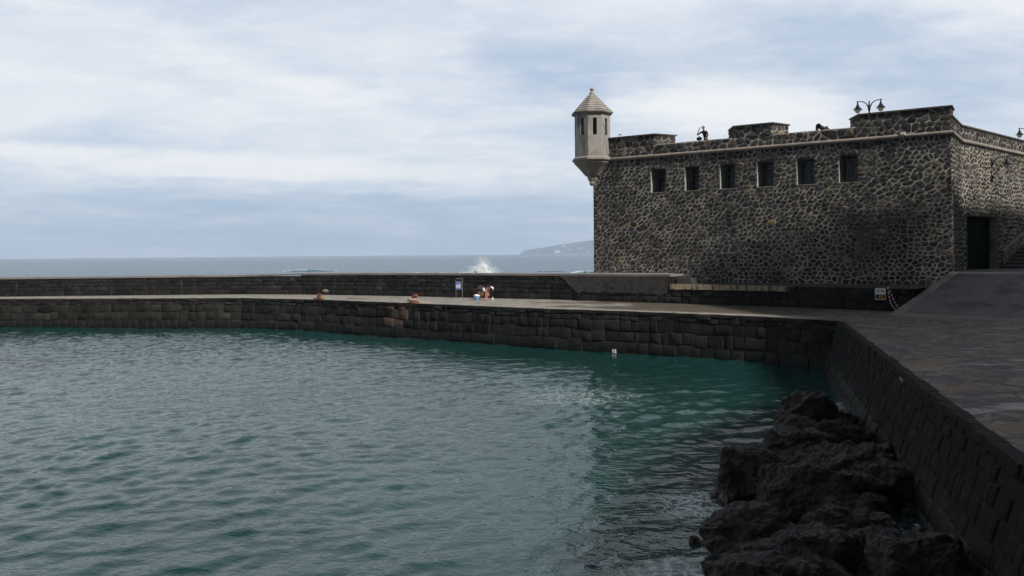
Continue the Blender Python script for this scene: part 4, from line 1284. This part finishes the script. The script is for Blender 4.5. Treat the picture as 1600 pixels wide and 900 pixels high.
MB().lathe([(.024, .20), (.024, .235)], (0, 0, 0), 12).build('lid', M['signorange'], e, keep=False)

# gull on the left merlon
gq = FP(s_at(969), .12, ZM+.085)
e = empty('gull', tuple(gq), 2.6); tag(e, 'small white gull standing on the left merlon next to the sentry turret', 'bird')
me = skin_mesh([[((0, 0, .17), (.06, .065)), ((.05, 0, .22), (.055, .06)), ((.09, 0, .30), .032), ((.10, 0, .35), (.034, .036)), ((.125, 0, .352), .022)], [((0, 0, .17), .06), ((-.09, 0, .14), (.04, .03)), ((-.19, 0, .12), (.025, .01))]])
me.materials.append(M['feather']); b = link(bpy.data.objects.new('body', me)); attach(b, e, False)
for p in me.polygons: p.use_smooth = True
for s in (-1, 1):
    MB().sphere((-.05, s*.055, .175), .06, 10, 8, (1.9, .25, .65)).build('wing', M['feather_grey'] if s > 0 else M['feather'], e, True, keep=False)
    MB().tube([(.01, s*.025, .12), (.01, s*.025, .0)], .006, 6).build('leg', M['beak'], e, keep=False)
MB().lathe([(.012, 0), (.009, .03), (.0005, .055)], (.145, 0, .348), 8, (Vector((0, 1, 0)), Vector((0, 0, 1)), Vector((1, 0, 0)))).build('beak', M['beak'], e, keep=False)

# ------------------------------------------------------------------ quay furniture
# mooring bollards
tE = (V2(EDGE[4])-V2(EDGE[3])).normalized(); angE = math.atan2(tE.y, tE.x)
e = empty('mooring_bollard', (-14.05, 58.15, 0), angE); tag(e, 'rusty double post mooring bollard on a base plate at the quay edge', 'bollard')
MB().prism([(-.36, -.2), (.36, -.2), (.36, .2), (-.36, .2)], 0.002, .09).build('base_plate', M['rust'], e, keep=False)
for sx in (-.14, .14):
    MB().lathe([(.085, .09), (.075, .28), (.10, .31), (.10, .37), (.06, .40), (.0001, .405)], (sx, 0, 0), 14, closed=False).build('post', M['rust'], e, 'angle', keep=False)
e = empty('mooring_bollard', (-6.45, 52.65, 0), angE); tag(e, 'rusty horned mooring bollard wrapped by a pale rope at the quay edge', 'bollard')
MB().lathe([(.36, .002), (.36, .07), (.2, .10), (.15, .22), (.13, .34), (.14, .40)], (0, 0, 0), 18).build('base', M['rust'], e, 'angle', keep=False)
MB().tube([(-.12, 0, .40), (.02, 0, .43), (.16, 0, .46), (.27, 0, .47)], [.10, .14, .13, .08], 12).build('head', M['rust'], e, 'angle', keep=False)
rp = []
for k in range(60):
    a = k*.55; r = .24+.07*math.sin(k*.31)+(.0016*k)
    rp.append((-6.58+r*math.cos(a), 52.62+r*math.sin(a)*.85, .10+.0032*k+.02*math.sin(k*1.7)))
last = rp[-1]
rp2 = [(-6.2, 52.5, .12), (-6.0, 52.42, .03), (-5.8, 52.5, .025), (-5.6, 52.36, .025), (-5.45, 52.42, .025)]
o = MB().tube(rp+rp2, .03, 7).build('rope', M['rope'], None, True); tag(o, 'pale rope coiled around the horned bollard with its end trailing on the quay', 'rope')

# blue sign by the sea wall
def signpost(loc, rz, label):
    e = empty('sign', loc, rz); tag(e, label, 'sign'); return e
e = signpost((-3.9, 58.0, 0), -.12, 'blue notice sign with white peaks on two grey posts by the sea wall')
MB().tube([(.27, .0, 0), (.27, 0, 1.46)], .035, 10).build('post', M['steel'], e, keep=False)
MB().tube([(-.19, .0, 0), (-.19, 0, 1.30)], .022, 10).build('post', M['steel'], e, keep=False)
MB().box((0.02, -.0, 1.42), (.40, .10, .07)).build('top_plate', M['steel'], e, keep=False)
p = MB().box((0, -.05, .92), (.42, .03, .60)).build('panel', M['signblue'], e, keep=False)
MB().box((0, -.067, .92), (.36, .004, .54)).build('picture', M['signblue'], p, keep=False)
for cx, w, h in ((-.08, .08, .2), (.09, .085, .24)):
    MB().hexa([(cx-w, -.073, .78), (cx+w, -.073, .78), (cx+w*.25, -.073, .78+h), (cx-w*.2, -.073, .78+h)], [(cx-w, -.0705, .78), (cx+w, -.0705, .78), (cx+w*.25, -.0705, .78+h), (cx-w*.2, -.0705, .78+h)]).build('emblem', M['white'], p, keep=False)
MB().box((-.02, -.0755, .83), (.06, .003, .05)).build('mark', M['pink'], p, keep=False); MB().box((.12, -.0755, .86), (.05, .003, .09)).build('mark', M['pink'], p, keep=False)
# dark framed sign by the ramp
e = signpost((19.05, 41.35, 0), -.35, 'black framed notice sign with white upper half and ochre picture by the ramp foot')
MB().tube([(-.29, 0, 0), (-.29, 0, 1.45)], .022, 10).build('post', M['iron'], e, keep=False)
MB().tube([(.29, 0, 0), (.29, 0, 1.45)], .022, 10).build('post', M['iron'], e, keep=False)
MB().box((0, 0, 1.43), (.62, .05, .045)).build('top_bar', M['iron'], e, keep=False)
p = MB().box((-.03, -.035, .93), (.50, .03, .60)).build('panel', M['white'], e, keep=False)
MB().box((-.03, -.052, .78), (.46, .004, .25)).build('picture', M['signblack'], p, keep=False)
for c, d, m_, nm in (((-.01, -.056, .80), (.22, .003, .13), 'signorange', 'picture'), ((-.03, -.056, .685), (.44, .003, .045), 'signorange', 'picture'), ((0, -.0585, .80), (.09, .003, .05), 'signblack', 'picture'),
        ((-.14, -.053, 1.08), (.07, .004, .10), 'signblack', 'lettering'), ((.05, -.053, 1.10), (.16, .004, .035), 'signblack', 'lettering'), ((.07, -.053, 1.055), (.06, .004, .045), 'signblack', 'lettering'), ((.16, -.053, 1.055), (.04, .004, .045), 'signblack', 'lettering')):
    MB().box(c, d).build(nm, M[m_], p, keep=False)
# red and white chain
def chain(pts, n, label):
    mb = MB(); P = []
    for k in range(n+1):
        t = k/n*(len(pts)-1); i = min(int(t), len(pts)-2)
        P.append(Vector(pts[i]).lerp(Vector(pts[i+1]), t-i))
    R = [.026 if k % 2 else .013 for k in range(n+1)]
    mb.tube(P, R, 6)
    mb.mi = [((k//6)//2) % 2 for k in range(len(mb.f))]
    o = mb.build('barrier_chain', [M['red'], M['white']]); tag(o, label, 'chain', 'red and white chains beside the ramp sign')
chain([(19.33, 41.25, 1.42), (19.48, 41.2, 1.0), (19.62, 41.15, .6), (19.80, 41.1, .25), (19.9, 41.08, .12)], 34, 'red and white chain hanging from the sign post top, the right strand')
chain([(19.33, 41.25, 1.42), (19.38, 41.2, .9), (19.44, 41.15, .5), (19.55, 41.1, .25), (19.75, 41.06, .05)], 34, 'red and white chain hanging from the sign post top, the left strand')

# ------------------------------------------------------------------ water
def harbour_water():
    x0, x1, y0, y1, h = -52.0, 17.0, 7.0, 66.0, 0.10
    nx, ny = int((x1-x0)/h)+1, int((y1-y0)/h)+1
    X, Y = np.meshgrid(np.linspace(x0, x1, nx), np.linspace(y0, y1, ny))
    Z = np.zeros_like(X)
    main = math.radians(130)
    for k in range(64):
        lam = math.exp(rng.uniform(math.log(.45), math.log(1.9)))
        th = main + rng.normal(0, .75)
        kk = 2*math.pi/lam
        amp = 0.0096*lam**0.85 * rng.uniform(.5, 1.2)*.52
        ph = rng.uniform(0, 2*math.pi)
        a = kk*(X*math.cos(th)+Y*math.sin(th)) + ph + .7*np.sin(X*.21+ph)+.7*np.sin(Y*.17+2*ph)
        # sharpen the crests a little
        Z += amp*(np.exp(1.3*(np.sin(a)-1))*1.9)
    # calm and ruffled patches
    Pm = .85+.35*np.sin(X*.23+1.1+.6*np.sin(Y*.19))*np.sin(Y*.27-.4+.5*np.sin(X*.14))
    Z *= np.clip(Pm, .35, 1.25)
    co = np.stack([X, Y, Z+WATER], -1).reshape(-1, 3)
    me = bpy.data.meshes.new('harbour_water')
    i = np.arange(nx*ny).reshape(ny, nx)
    q = np.stack([i[:-1, :-1], i[:-1, 1:], i[1:, 1:], i[1:, :-1]], -1).reshape(-1, 4)
    me.vertices.add(len(co)); me.vertices.foreach_set('co', co.ravel())
    me.loops.add(q.size); me.loops.foreach_set('vertex_index', q.ravel().astype(np.int32))
    me.polygons.add(len(q)); me.polygons.foreach_set('loop_start', np.arange(0, q.size, 4, dtype=np.int32))
    me.polygons.foreach_set('use_smooth', np.ones(len(q), dtype=bool))
    me.update(calc_edges=True); me.validate()
    me.materials.append(M['harbour'])
    return tag(link(bpy.data.objects.new('harbour_water', me)), kind='structure')
harbour_water()

FAR = 14000.0
mb = MB()
ys = [62, 68, 80, 110, 200, 500, 1500, 5000, FAR]
rows = []
for y in ys: rows.append([(-52.001 if (y < 66 and False) else x*max(1.0, y/62.0), y, WATER-.02) for x in (-90, -45, 0, 45, 90)])
vs = [p for r in rows for p in r]
fs = [(j*5+i, j*5+i+1, (j+1)*5+i+1, (j+1)*5+i) for j in range(len(ys)-1) for i in range(4)]
mb.add(vs, fs)
mb.quad((-900, 0, WATER-.03), (-52, 0, WATER-.03), (-52, 66, WATER-.03), (-900, 66, WATER-.03))
tag(mb.build('sea', M['sea']), kind='structure')

# breaking waves and spray
def droplet(mb, c, r):
    a = random.random()*6
    vs = [(c[0]+r*math.cos(a+k*2.09), c[1]+r*math.sin(a+k*2.09), c[2]-r*.3) for k in range(3)] + [(c[0], c[1], c[2]+r*1.2), (c[0], c[1], c[2]-r)]
    mb.add(vs, [(0, 1, 3), (1, 2, 3), (2, 0, 3), (1, 0, 4), (2, 1, 4), (0, 2, 4)])
mb = MB()
for i in range(15000):
    # plume of several jets leaving the foot of the wall
    j = random.choice([(-.9, .5), (-.35, .85), (.0, .8), (.25, 1.35), (.45, 1.1), (.8, .8), (1.1, .45), (.1, .6), (-1.3, .28)])
    t = random.random()**0.8
    x = j[0]*(.5+.6*t)+random.gauss(0, .10+.24*t)
    z = 3.05*j[1]*t + random.gauss(0, .12)
    if random.random() < .42: x = random.gauss(.1, .70); z = abs(random.gauss(0, .75))
    droplet(mb, (-3.05+x*1.12, 75.6+random.gauss(0, .5), .60+z*.56), random.uniform(.014, .044)*(1.5-.9*t)*(1.7 if z < .8 and abs(x) < .8 else 1))
spl = empty('wave_splash', (-2.95, 75.0, WATER))
tag(mb.build('droplets', M['spray'], spl, recalc=False), kind='stuff')
bm = bmesh.new(); bmesh.ops.create_icosphere(bm, subdivisions=5, radius=1)
for v in bm.verts:
    n = 1+.55*mnoise.noise(v.co*2.2+Vector((4, 1, 2)))+.35*mnoise.noise(v.co*6)+.2*mnoise.noise(v.co*14)
    v.co = Vector((v.co.x*.95*n+.1, v.co.y*.45*n-.35, v.co.z*1.30*n*(1-.35*abs(v.co.x))+3.15))
me = bpy.data.meshes.new('core'); bm.to_mesh(me); bm.free(); me.materials.append(M['spray'])
attach(link(bpy.data.objects.new('core', me)), spl, False)
tag(spl, 'white burst of spray thrown up behind the sea wall above the bending people', 'splash')
mb = MB()
for i in range(2200):
    x = random.gauss(0, 1.2); droplet(mb, (-8.6+x*1.1, 72+random.gauss(0, .5), .7+abs(random.gauss(0, .45))*math.exp(-x*x*.4)), random.uniform(.008, .02))
tag(mb.build('wave_splash', M['spray'], recalc=False), 'faint low spray drifting behind the sea wall above the blue sign', 'splash')
def breaker(cx, cy, L, h, label):
    e = empty('breaking_wave', (cx, cy, WATER)); tag(e, label, 'wave')
    mb = MB(); n = 40; prof = [(-2.4, 0), (-1.2, .35), (-.5, .8), (0, 1.0), (.25, .92), (.3, .7), (.6, .25), (1.6, 0)]
    vs = []; m = len(prof)
    for k in range(n+1):
        u = k/n; hh = h*math.sin(math.pi*u)**.6*(1+.35*mnoise.noise(Vector((k*.4, cx, 0))))
        for d, z in prof: vs.append((cx+(u-.5)*L, cy-d*h*1.2+mnoise.noise(Vector((k*.15, cy, 1)))*h, WATER-.05+z*hh))
    mb.add(vs, [(i*m+k, (i+1)*m+k, (i+1)*m+k+1, i*m+k+1) for i in range(n) for k in range(m-1)])
    mb.build('wave_face', M['wavegreen'], e, True)
    fb = MB()
    for i in range(1500):
        u = random.random(); hh = h*math.sin(math.pi*u)**.6
        if u < .45 or random.random() < .5:
            q_ = .5+.9*mnoise.noise(Vector((u*7.0, cx, cy)))
            if random.random() < q_: droplet(fb, (cx+(u-.5)*L, cy-random.gauss(.1, .8)*h, WATER+hh*random.uniform(.5, 1.25)), random.uniform(.05, .17)*h)
    tag(fb.build('foam', M['spray'], e, recalc=False), kind='stuff')
breaker(-72.0, 285.0, 20.0, .6, 'long turquoise breaking wave with a white crest far left beyond the sea wall')
breaker(-25.0, 240.0, 14.0, .35, 'short low breaking wave beyond the sea wall near the blue sign')
breaker(20.5, 215.0, 11.0, .75, 'white breaking wave beside the seaward corner of the fort')
breaker(12.0, 250.0, 12.0, .25, 'thin line of surf left of the fort corner')

# ------------------------------------------------------------------ lava outcrop below the quay
def to_mesh(ob):
    dg = bpy.context.evaluated_depsgraph_get(); dg.update()
    return bpy.data.meshes.new_from_object(ob.evaluated_get(dg))
def lava(name, lumps, voxel, label, cat, group=None, seed=0):
    bm = bmesh.new()
    for x, y, z, r, sx, sy, sz in lumps:
        rot = Matrix.Rotation(random.random()*6.28, 3, 'Z') @ Matrix.Rotation(random.uniform(-.35, .35), 3, 'X')
        pv = []
        for _ in range(15):
            q = Vector((random.gauss(0, 1), random.gauss(0, 1), random.gauss(0, 1))).normalized()
            pv.append(bm.verts.new(q*random.uniform(.92, 1.18)))
        hull = bmesh.ops.convex_hull(bm, input=pv)
        junk = [e for e in set(hull['geom_interior']+hull['geom_unused']) if isinstance(e, bmesh.types.BMVert)]
        pv = [v for v in pv if v not in junk]
        if junk: bmesh.ops.delete(bm, geom=junk, context='VERTS')
        res = {'verts': pv}
        off = Vector((x*3.1, y*1.7, seed))
        for v in res['verts']:
            n = 1.0
            v.co = rot @ Vector((v.co.x*r*sx*n, v.co.y*r*sy*n, v.co.z*r*sz*n)) + Vector((x, y, z))
    me = bpy.data.meshes.new('tmp'); bm.to_mesh(me); bm.free()
    ob = bpy.data.objects.new('tmp', me); COL.objects.link(ob)
    rm = ob.modifiers.new('r', 'REMESH'); rm.mode = 'VOXEL'; rm.voxel_size = voxel
    out = to_mesh(ob); bpy.data.objects.remove(ob)
    co = np.empty(len(out.vertices)*3, dtype=np.float32); out.vertices.foreach_get('co', co); co = co.reshape(-1, 3)
    no = np.empty(len(out.vertices)*3, dtype=np.float32); out.vertices.foreach_get('normal', no); no = no.reshape(-1, 3)
    for i in range(len(co)):
        p = Vector(co[i])
        d = .07*(mnoise.ridged_multi_fractal(p*1.6, .9, 2.2, 5, 1.0, 2.0)-1.0)
        d += .07*mnoise.noise(p*2.7) + .055*mnoise.noise(p*6.0) + .040*mnoise.noise(p*13.0) + .022*mnoise.noise(p*24.0)
        q = mnoise.voronoi(p*2.1)[0]
        d += .10*min(.5, q[1]-q[0]) - .03
        co[i] += no[i]*d
    out.vertices.foreach_set('co', co.ravel()); out.update()
    out.materials.clear(); out.materials.append(M['rock'])
    out.polygons.foreach_set('use_smooth', [False]*len(out.polygons))
    o = link(bpy.data.objects.new(name, out)); tag(o, label, cat, group)
    return o
random.seed(5)
def wallx(y): return 14.7 - (36.1-y)*0.2961 - .65
L = []
# left outline of the outcrop as seen from above: X at given Y
def leftx(y): return np.interp(y, [6, 10, 13, 15, 16.5, 18, 19.5, 21, 23, 25], [3.0, 3.25, 3.65, 4.2, 4.5, 5.1, 5.9, 7.1, 8.0, 9.3])
for y in np.arange(7, 23.2, .95):
    xl, xr = leftx(y), wallx(y) - (1.35 if y < 15 else .9 if y < 17.5 else .1)
    x = xl + .5
    while x < xr+.3:
        r = random.choice((.42, .5, .6, .75, .95))*random.uniform(.9, 1.1)
        zt = -1.95 + .30*mnoise.noise(Vector((x*.6, y*.5, 2))) + random.uniform(-.25, .38)
        if x < xl+.9: zt -= .30
        L.append((x+random.uniform(-.3, .3), y+random.uniform(-.3, .3), zt-r*.45, r, 1.15, 1.0, .82))
        x += r*1.25
for y in np.arange(7, 23.5, .6):      # low rubble closing the gaps
    for x in np.arange(leftx(y)+.7, wallx(y)+.15, .6):
        L.append((x+random.uniform(-.2, .2), y+random.uniform(-.2, .2), -2.45, random.uniform(.3, .5), 1.1, 1, .7))
# particular masses
L += [(5.25, 17.6, -1.85, .85, 1, 1, .9), (4.72, 17.3, -1.72, .36, .7, .7, 1.35), (6.0, 16.0, -1.75, .9, 1.3, 1, .75), (7.4, 18.5, -1.75, .9, 1.3, 1, .7),
      (8.0, 17.4, -1.8, .8, 1.4, .9, .55), (4.1, 14.2, -1.9, .85, 1.1, 1, .95), (5.1, 13.4, -1.75, 1.0, 1.2, 1, .8), (6.3, 12.6, -1.85, .9, 1.2, 1, .7), (3.6, 12.4, -2.1, .8, 1, 1, .8), (6.9, 19.7, -1.75, .9, 1.1, 1, .8)]
lava('lava_outcrop', L, .05, 'large black lava outcrop heaped against the foot of the harbour wall', 'rock')
lava('boulder', [(8.35, 22.8, -1.58, .98, 1.0, .9, .85), (8.2, 22.7, -1.22, .62, 1.1, 1.0, .75), (8.65, 22.85, -1.25, .55, 1.1, 1.0, .75), (8.0, 22.5, -2.0, .9, 1, .9, .9), (8.9, 23.0, -1.95, .75, 1, .9, .8)], .05, 'tall rounded lava boulder at the far end of the outcrop, the highest rock', 'boulder', 'loose lava boulders', 3)
lava('boulder', [(7.35, 20.9, -1.7, .80, 1.15, .85, .72), (7.9, 20.6, -1.9, .6, 1, 1, .8)], .05, 'broad reddish lava boulder just in front of the tallest one', 'boulder', 'loose lava boulders', 6)
lava('boulder', [(10.0, 24.4, -2.1, .62, 1, .9, .8), (10.4, 24.9, -2.2, .5, 1, 1, .8)], .07, 'low boulder between the tallest rock and the harbour wall', 'boulder', 'loose lava boulders', 9)
lava('boulder', [(3.45, 15.2, -2.45, .30, 1.2, 1, .8)], .05, 'small wet boulder at the water edge left of the outcrop', 'boulder', 'loose lava boulders', 12)

# ------------------------------------------------------------------ headland far away
HD = 11000.0
prof = [(812, 0), (816, 2.5), (818.5, 5), (828, 8), (847, 10.5), (862, 12.6), (879, 15.5), (900, 18.5), (927, 22), (960, 26), (1000, 28), (1100, 30), (1200, 20), (1300, 0)]
mb = MB(); rows = []
nx = 160
for k in range(nx+1):
    px = 812+(1300-812)*k/nx
    hpx = np.interp(px, [p[0] for p in prof], [p[1] for p in prof])
    x = (px-800)/1250*HD; H = hpx/1250*HD
    rows.append([(x, HD-300, WATER-.5), (x, HD-120, WATER+.30*H*(1+.2*mnoise.noise(Vector((k*.3, 0, 0))))), (x, HD+100, WATER+.62*H*(1+.12*mnoise.noise(Vector((k*.35, 2, 0))))),
                 (x, HD+420, WATER+.88*H*(1+.06*mnoise.noise(Vector((k*.4, 4, 0))))), (x, HD+800, WATER+H*(1+.03*mnoise.noise(Vector((k*.5, 6, 0))))), (x, HD+2000, WATER-.5)])
m = 6
mb.add([p for r in rows for p in r], [(i*m+k, (i+1)*m+k, (i+1)*m+k+1, i*m+k+1) for i in range(nx) for k in range(m-1)])
tag(mb.build('headland', M['hill'], None, True), kind='structure')
random.seed(3)
hs = [(869, 2.0, 55, 26, 'large white building low on the distant headland'), (873, 3.2, 30, 22, 'white block just right of the large white building on the headland'), (866.5, 1.6, 26, 14, 'low white block left of the large white building on the headland'),
      (884, 12.5, 34, 16, 'pale house high on the ridge of the headland'), (905, 8.0, 30, 14, 'pale house halfway up the headland near the fort'), (889, 6.0, 24, 12, 'small pale house in the middle of the headland slope'), (915, 3.0, 28, 12, 'pale house low on the headland near the fort corner')]
for px, hp, w, h, lab in hs:
    x = (px-800)/1250*HD; z = hp/1250*HD+WATER
    H = np.interp(px, [p[0] for p in prof], [p[1] for p in prof])/1250*HD
    f = (z-WATER)/H; y = np.interp(f, [0, .3, .62, .88, 1], [HD-300, HD-120, HD+100, HD+420, HD+800])
    e = empty('distant_building', (x, y, z)); tag(e, lab, 'building', 'buildings on the headland')
    MB().box((0, 0, h*.35), (w, 22, h*1.3)).build('wall', M['farhouse'], e, keep=False)
    a = h*1.0
    MB().hexa([(-w/2-1, -12, a), (w/2+1, -12, a), (w/2+1, 12, a), (-w/2-1, 12, a)], [(-w/2+3, -1, a+4), (w/2-3, -1, a+4), (w/2-3, 1, a+4), (-w/2+3, 1, a+4)]).build('roof', M['farroof'], e, keep=False)

# ------------------------------------------------------------------ unseen town houses added on the landward side to shade the quay and fort
def town(name, poly, z0, h, label):
    c = sum((V2(p) for p in poly), Vector((0, 0)))/len(poly)
    e = empty(name, (c.x, c.y, z0)); tag(e, label, 'building', 'unseen shade houses on the landward quay')
    MB().prism(poly, z0, h).build('wall', M['house_wall'], e)
    big = [tuple(c+(V2(p)-c)*1.02) for p in poly]
    MB().prism(big, h, h+.35).build('roof', M['ramp_edge'], e)
    for i in range(len(poly)):
        a, b = V2(poly[i]), V2(poly[(i+1) % len(poly)]); Lx = (b-a).length; t = (b-a)/Lx; n = Vector((t.y, -t.x))
        if (a+b)/2-c != 0 and ((a+b)/2-c).dot(n) < 0: n = -n
        if i not in (0, 3): continue
        k = int(Lx//3.2)
        for j in range(k):
            for fl in range(int((h-z0-2)//3.2)):
                q = a+t*(Lx*(j+.5)/k); zz = z0+2.0+fl*3.2
                w = MB().box((q.x+n.x*.02, q.y+n.y*.02, zz), (1.1, .06, 1.5), (Vector((t.x, t.y, 0)), Vector((n.x, n.y, 0)), Z3)).build('window', M['bars'], e)
                MB().box((q.x+n.x*.055, q.y+n.y*.055, zz), (.95, .02, 1.35), (Vector((t.x, t.y, 0)), Vector((n.x, n.y, 0)), Z3)).build('pane', M['glass'], w)
K = Vector((41.35, 26.6)); W2 = Vector((.76, .65)); N2 = Vector((.65, -.76))
town('shade_house', [tuple(K), tuple(K+W2*30), tuple(K+W2*30+N2*13), tuple(K+N2*13)], 0, 30.0, 'unseen block of flats added for shade beyond the ramp, facing the gate wall of the fort')
town('shade_house', [(31.4, 30.8), (41.3, 25.6), (45.0, 10.0), (43.0, 2.0), (32.4, 4.5), (34.4, 13.5)], 0, 30.0, 'unseen block of flats added for shade at the foot of the ramp')
town('shade_house', [(27.9, 9.7), (22.5, 3.0), (18.5, -6.0), (24.0, -12.0), (31.0, 2.5)], 0, 23.0, 'unseen lower house added for shade on the quay right of the viewpoint')

# ------------------------------------------------------------------ haze over the sea
hz = MB()
hz.box((0, 6000, 147), (38000, 17000, 306))
m = bpy.data.materials.new('sea_haze'); m.use_nodes = True
nt = m.node_tree; nt.nodes.remove(nt.nodes['Principled BSDF'])
pv = nt.nodes.new('ShaderNodeVolumePrincipled')
pv.inputs['Color'].default_value = (0.64, 0.78, 0.97, 1); pv.inputs['Density'].default_value = 1.1e-4; pv.inputs['Anisotropy'].default_value = 0.0
nt.links.new(pv.outputs[0], nt.nodes['Material Output'].inputs['Volume'])
o = hz.build('haze', m); tag(o, 'pale sea haze', 'haze', kind='stuff')

# ------------------------------------------------------------------ light
SUN = Vector((.48, -.54, .69)).normalized()
sd = bpy.data.lights.new('sun', 'SUN'); sd.energy = 5.0; sd.angle = math.radians(1.6); sd.color = (1.0, .955, .88)
so = link(bpy.data.objects.new('sun', sd)); so.rotation_euler = SUN.to_track_quat('Z', 'Y').to_euler(); so.location = (30, -40, 60)

wd = bpy.data.worlds.new('World'); S.world = wd; wd.use_nodes = True
g = NG(wd.node_tree)
bg = wd.node_tree.nodes['Background']
sky = g.n.new('ShaderNodeTexSky'); sky.sky_type = 'NISHITA'; sky.sun_disc = False
sky.sun_elevation = math.asin(SUN.z); sky.sun_rotation = math.atan2(SUN.x, SUN.y)
sky.air_density = 1.0; sky.dust_density = 1.5; sky.ozone_density = 1.2
dirv = g.n.new('ShaderNodeTexCoord').outputs['Generated']
x, y, z = g.sep(dirv)
zc = g.math('MAXIMUM', z, 0.0)
hyp = g.math('SQRT', g.math('ADD', g.math('MULTIPLY', x, x), g.math('MULTIPLY', y, y)))
az0 = g.math('ARCTAN2', x, y); el0 = g.math('DIVIDE', zc, g.math('MAXIMUM', hyp, .02))
# cloud sheet seen in perspective
den = g.math('ADD', zc, 0.16)
pl = g.comb(g.math('DIVIDE', x, den), g.math('DIVIDE', y, den), 0.0)
pl2 = g.vmath('MULTIPLY', pl, (1.0, 1.5, 1.0))
nA = g.noise(g.vmath('ADD', pl2, (3.3, 1.2, 0)), 0.85, 7, 0.55, 0.4)
nB = g.noise(g.vmath('ADD', pl2, (11.7, 5.1, 2)), 2.1, 7, 0.6, 0.6)
nC = g.noise(g.vmath('ADD', pl2, (1.7, 9.1, 4)), 0.5, 5, 0.55, 0.2)
wa = g.noise(pl, 1.6, 5, 0.6, color=True)
was = g.sep(g.vmath('SUBTRACT', wa, (.5, .5, .5)))
az = g.math('ADD', az0, g.math('MULTIPLY', was[0], 0.16))
el = g.math('ADD', el0, g.math('MULTIPLY', was[1], 0.055))
def blob(a, e, w, h, slope=0.0):
    """soft ellipse of the sky at azimuth a, elevation e"""
    da = g.math('SUBTRACT', az, a)
    de = g.math('SUBTRACT', g.math('SUBTRACT', el, e), g.math('MULTIPLY', da, slope))
    q = g.math('ADD', g.math('POWER', g.math('ABSOLUTE', g.math('DIVIDE', da, w)), 2.0), g.math('POWER', g.math('ABSOLUTE', g.math('DIVIDE', de, h)), 2.0))
    return g.math('POWER', 2.718, g.math('MULTIPLY', q, -1.0))
def total(lst):
    t = None
    for w, b in lst:
        b = g.math('MULTIPLY', b, w)
        t = b if t is None else g.math('ADD', t, b)
    return t
feat = total([(-.27, blob(-.45, .045, .50, .050, -.02)), (-.35, blob(-.05, .045, .30, .04)), (-.40, blob(.02, .235, .10, .05, -.25)), (-.42, blob(.38, .25, .13, .05)), (-.40, blob(.50, .19, .11, .05)), (-.30, blob(.14, .205, .10, .05)),
              (-.20, blob(-.15, .19, .2, .03, -.15)), (.30, blob(-.33, .103, .26, .016, -.02)), (.28, blob(-.30, .22, .17, .022, -.28)), (.45, blob(.27, .172, .15, .030, -.12)), (.25, blob(-.12, .27, .14, .05)), (.35, blob(.60, .28, .12, .07)), (.35, blob(-.60, .150, .10, .028)), (-.25, blob(-.50, .135, .12, .02)), (.2, blob(.15, .30, .12, .05))])
cov = g.math('ADD', g.math('ADD', g.math('MULTIPLY', g.math('SUBTRACT', nA, .5), .9), g.math('MULTIPLY', g.math('SUBTRACT', nB, .5), .45)), feat)
nD = g.noise(g.vmath('ADD', pl2, (5.5, 2.9, 7)), 5.5, 7, 0.62, 0.5)
nS = g.noise(g.comb(g.math('MULTIPLY', az0, 3.2), g.math('MULTIPLY', g.math('ADD', el0, g.math('MULTIPLY', az0, .03)), 42.0), 4.0), 1.0, 6, 0.6, 0.3)
low = g.sstep(el0, .16, .03)
cov = g.math('ADD', cov, g.math('MULTIPLY', g.math('SUBTRACT', nD, .5), .38))
cov = g.math('ADD', cov, g.math('MULTIPLY', g.math('MULTIPLY', g.math('SUBTRACT', nS, .5), low), 1.0))
cov = g.sstep(cov, -.74, .22)
nis = g.vmath('SCALE', sky.outputs[0], 0.10)
blue = g.mix(0.75, nis, (0.42, 0.565, 0.775))
bright = g.mix(g.sstep(nC, .35, .65), (0.86, 0.895, 0.94), (0.755, 0.81, 0.885))
hot = g.math('ADD', total([(1.5, blob(-.33, .103, .26, .014, -.02)), (.55, blob(-.30, .22, .14, .018, -.28)), (1.3, blob(.27, .172, .13, .030, -.12)), (.6, blob(.60, .28, .12, .07))]), g.math('ADD', g.math('MULTIPLY', g.math('SUBTRACT', nB, .5), 1.5), g.math('MULTIPLY', g.math('SUBTRACT', nD, .5), 1.3)))
bright = g.mix(g.math('MAXIMUM', hot, 0.0), bright, (0.95, 0.965, 0.975))
skyc = g.mix(cov, blue, bright)
# sky darkened overhead and inland, behind the viewpoint, to cut fill light
dim_mask = g.math('MAXIMUM', g.sstep(z, .60, .90), g.sstep(y, .05, -.45))
dim_sky = g.mix(0.9, nis, (0.042, 0.045, 0.050))
dim_sky = g.mix(g.math('MULTIPLY', g.sstep(nA, .45, .65),   .15), dim_sky, (0.42, 0.44, 0.47))
skyc = g.mix(dim_mask, skyc, dim_sky)
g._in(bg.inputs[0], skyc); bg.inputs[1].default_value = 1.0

# ------------------------------------------------------------------ camera
cd = bpy.data.cameras.new('camera'); co_ = link(bpy.data.objects.new('camera', cd)); S.camera = co_
cd.sensor_width = 36; cd.lens = 36*1250/1600; cd.clip_end = 60000; cd.clip_start = .1
cd.shift_y = -53/1600
co_.location = (0, 0, 3.16)
roll = math.radians(-0.5)
co_.matrix_world = Matrix.Translation((0, 0, 3.16)) @ Matrix.Rotation(math.radians(90), 4, 'X') @ Matrix.Rotation(roll, 4, 'Z')

S.render.engine = 'CYCLES'
S.view_settings.view_transform = 'Standard'; S.view_settings.look = 'None'; S.view_settings.gamma = 1; S.view_settings.exposure = 0
S.view_settings.use_curve_mapping = False
S.cycles.max_bounces = 6; S.cycles.volume_bounces = 1
S.render.resolution_x = 1024; S.render.resolution_y = 576
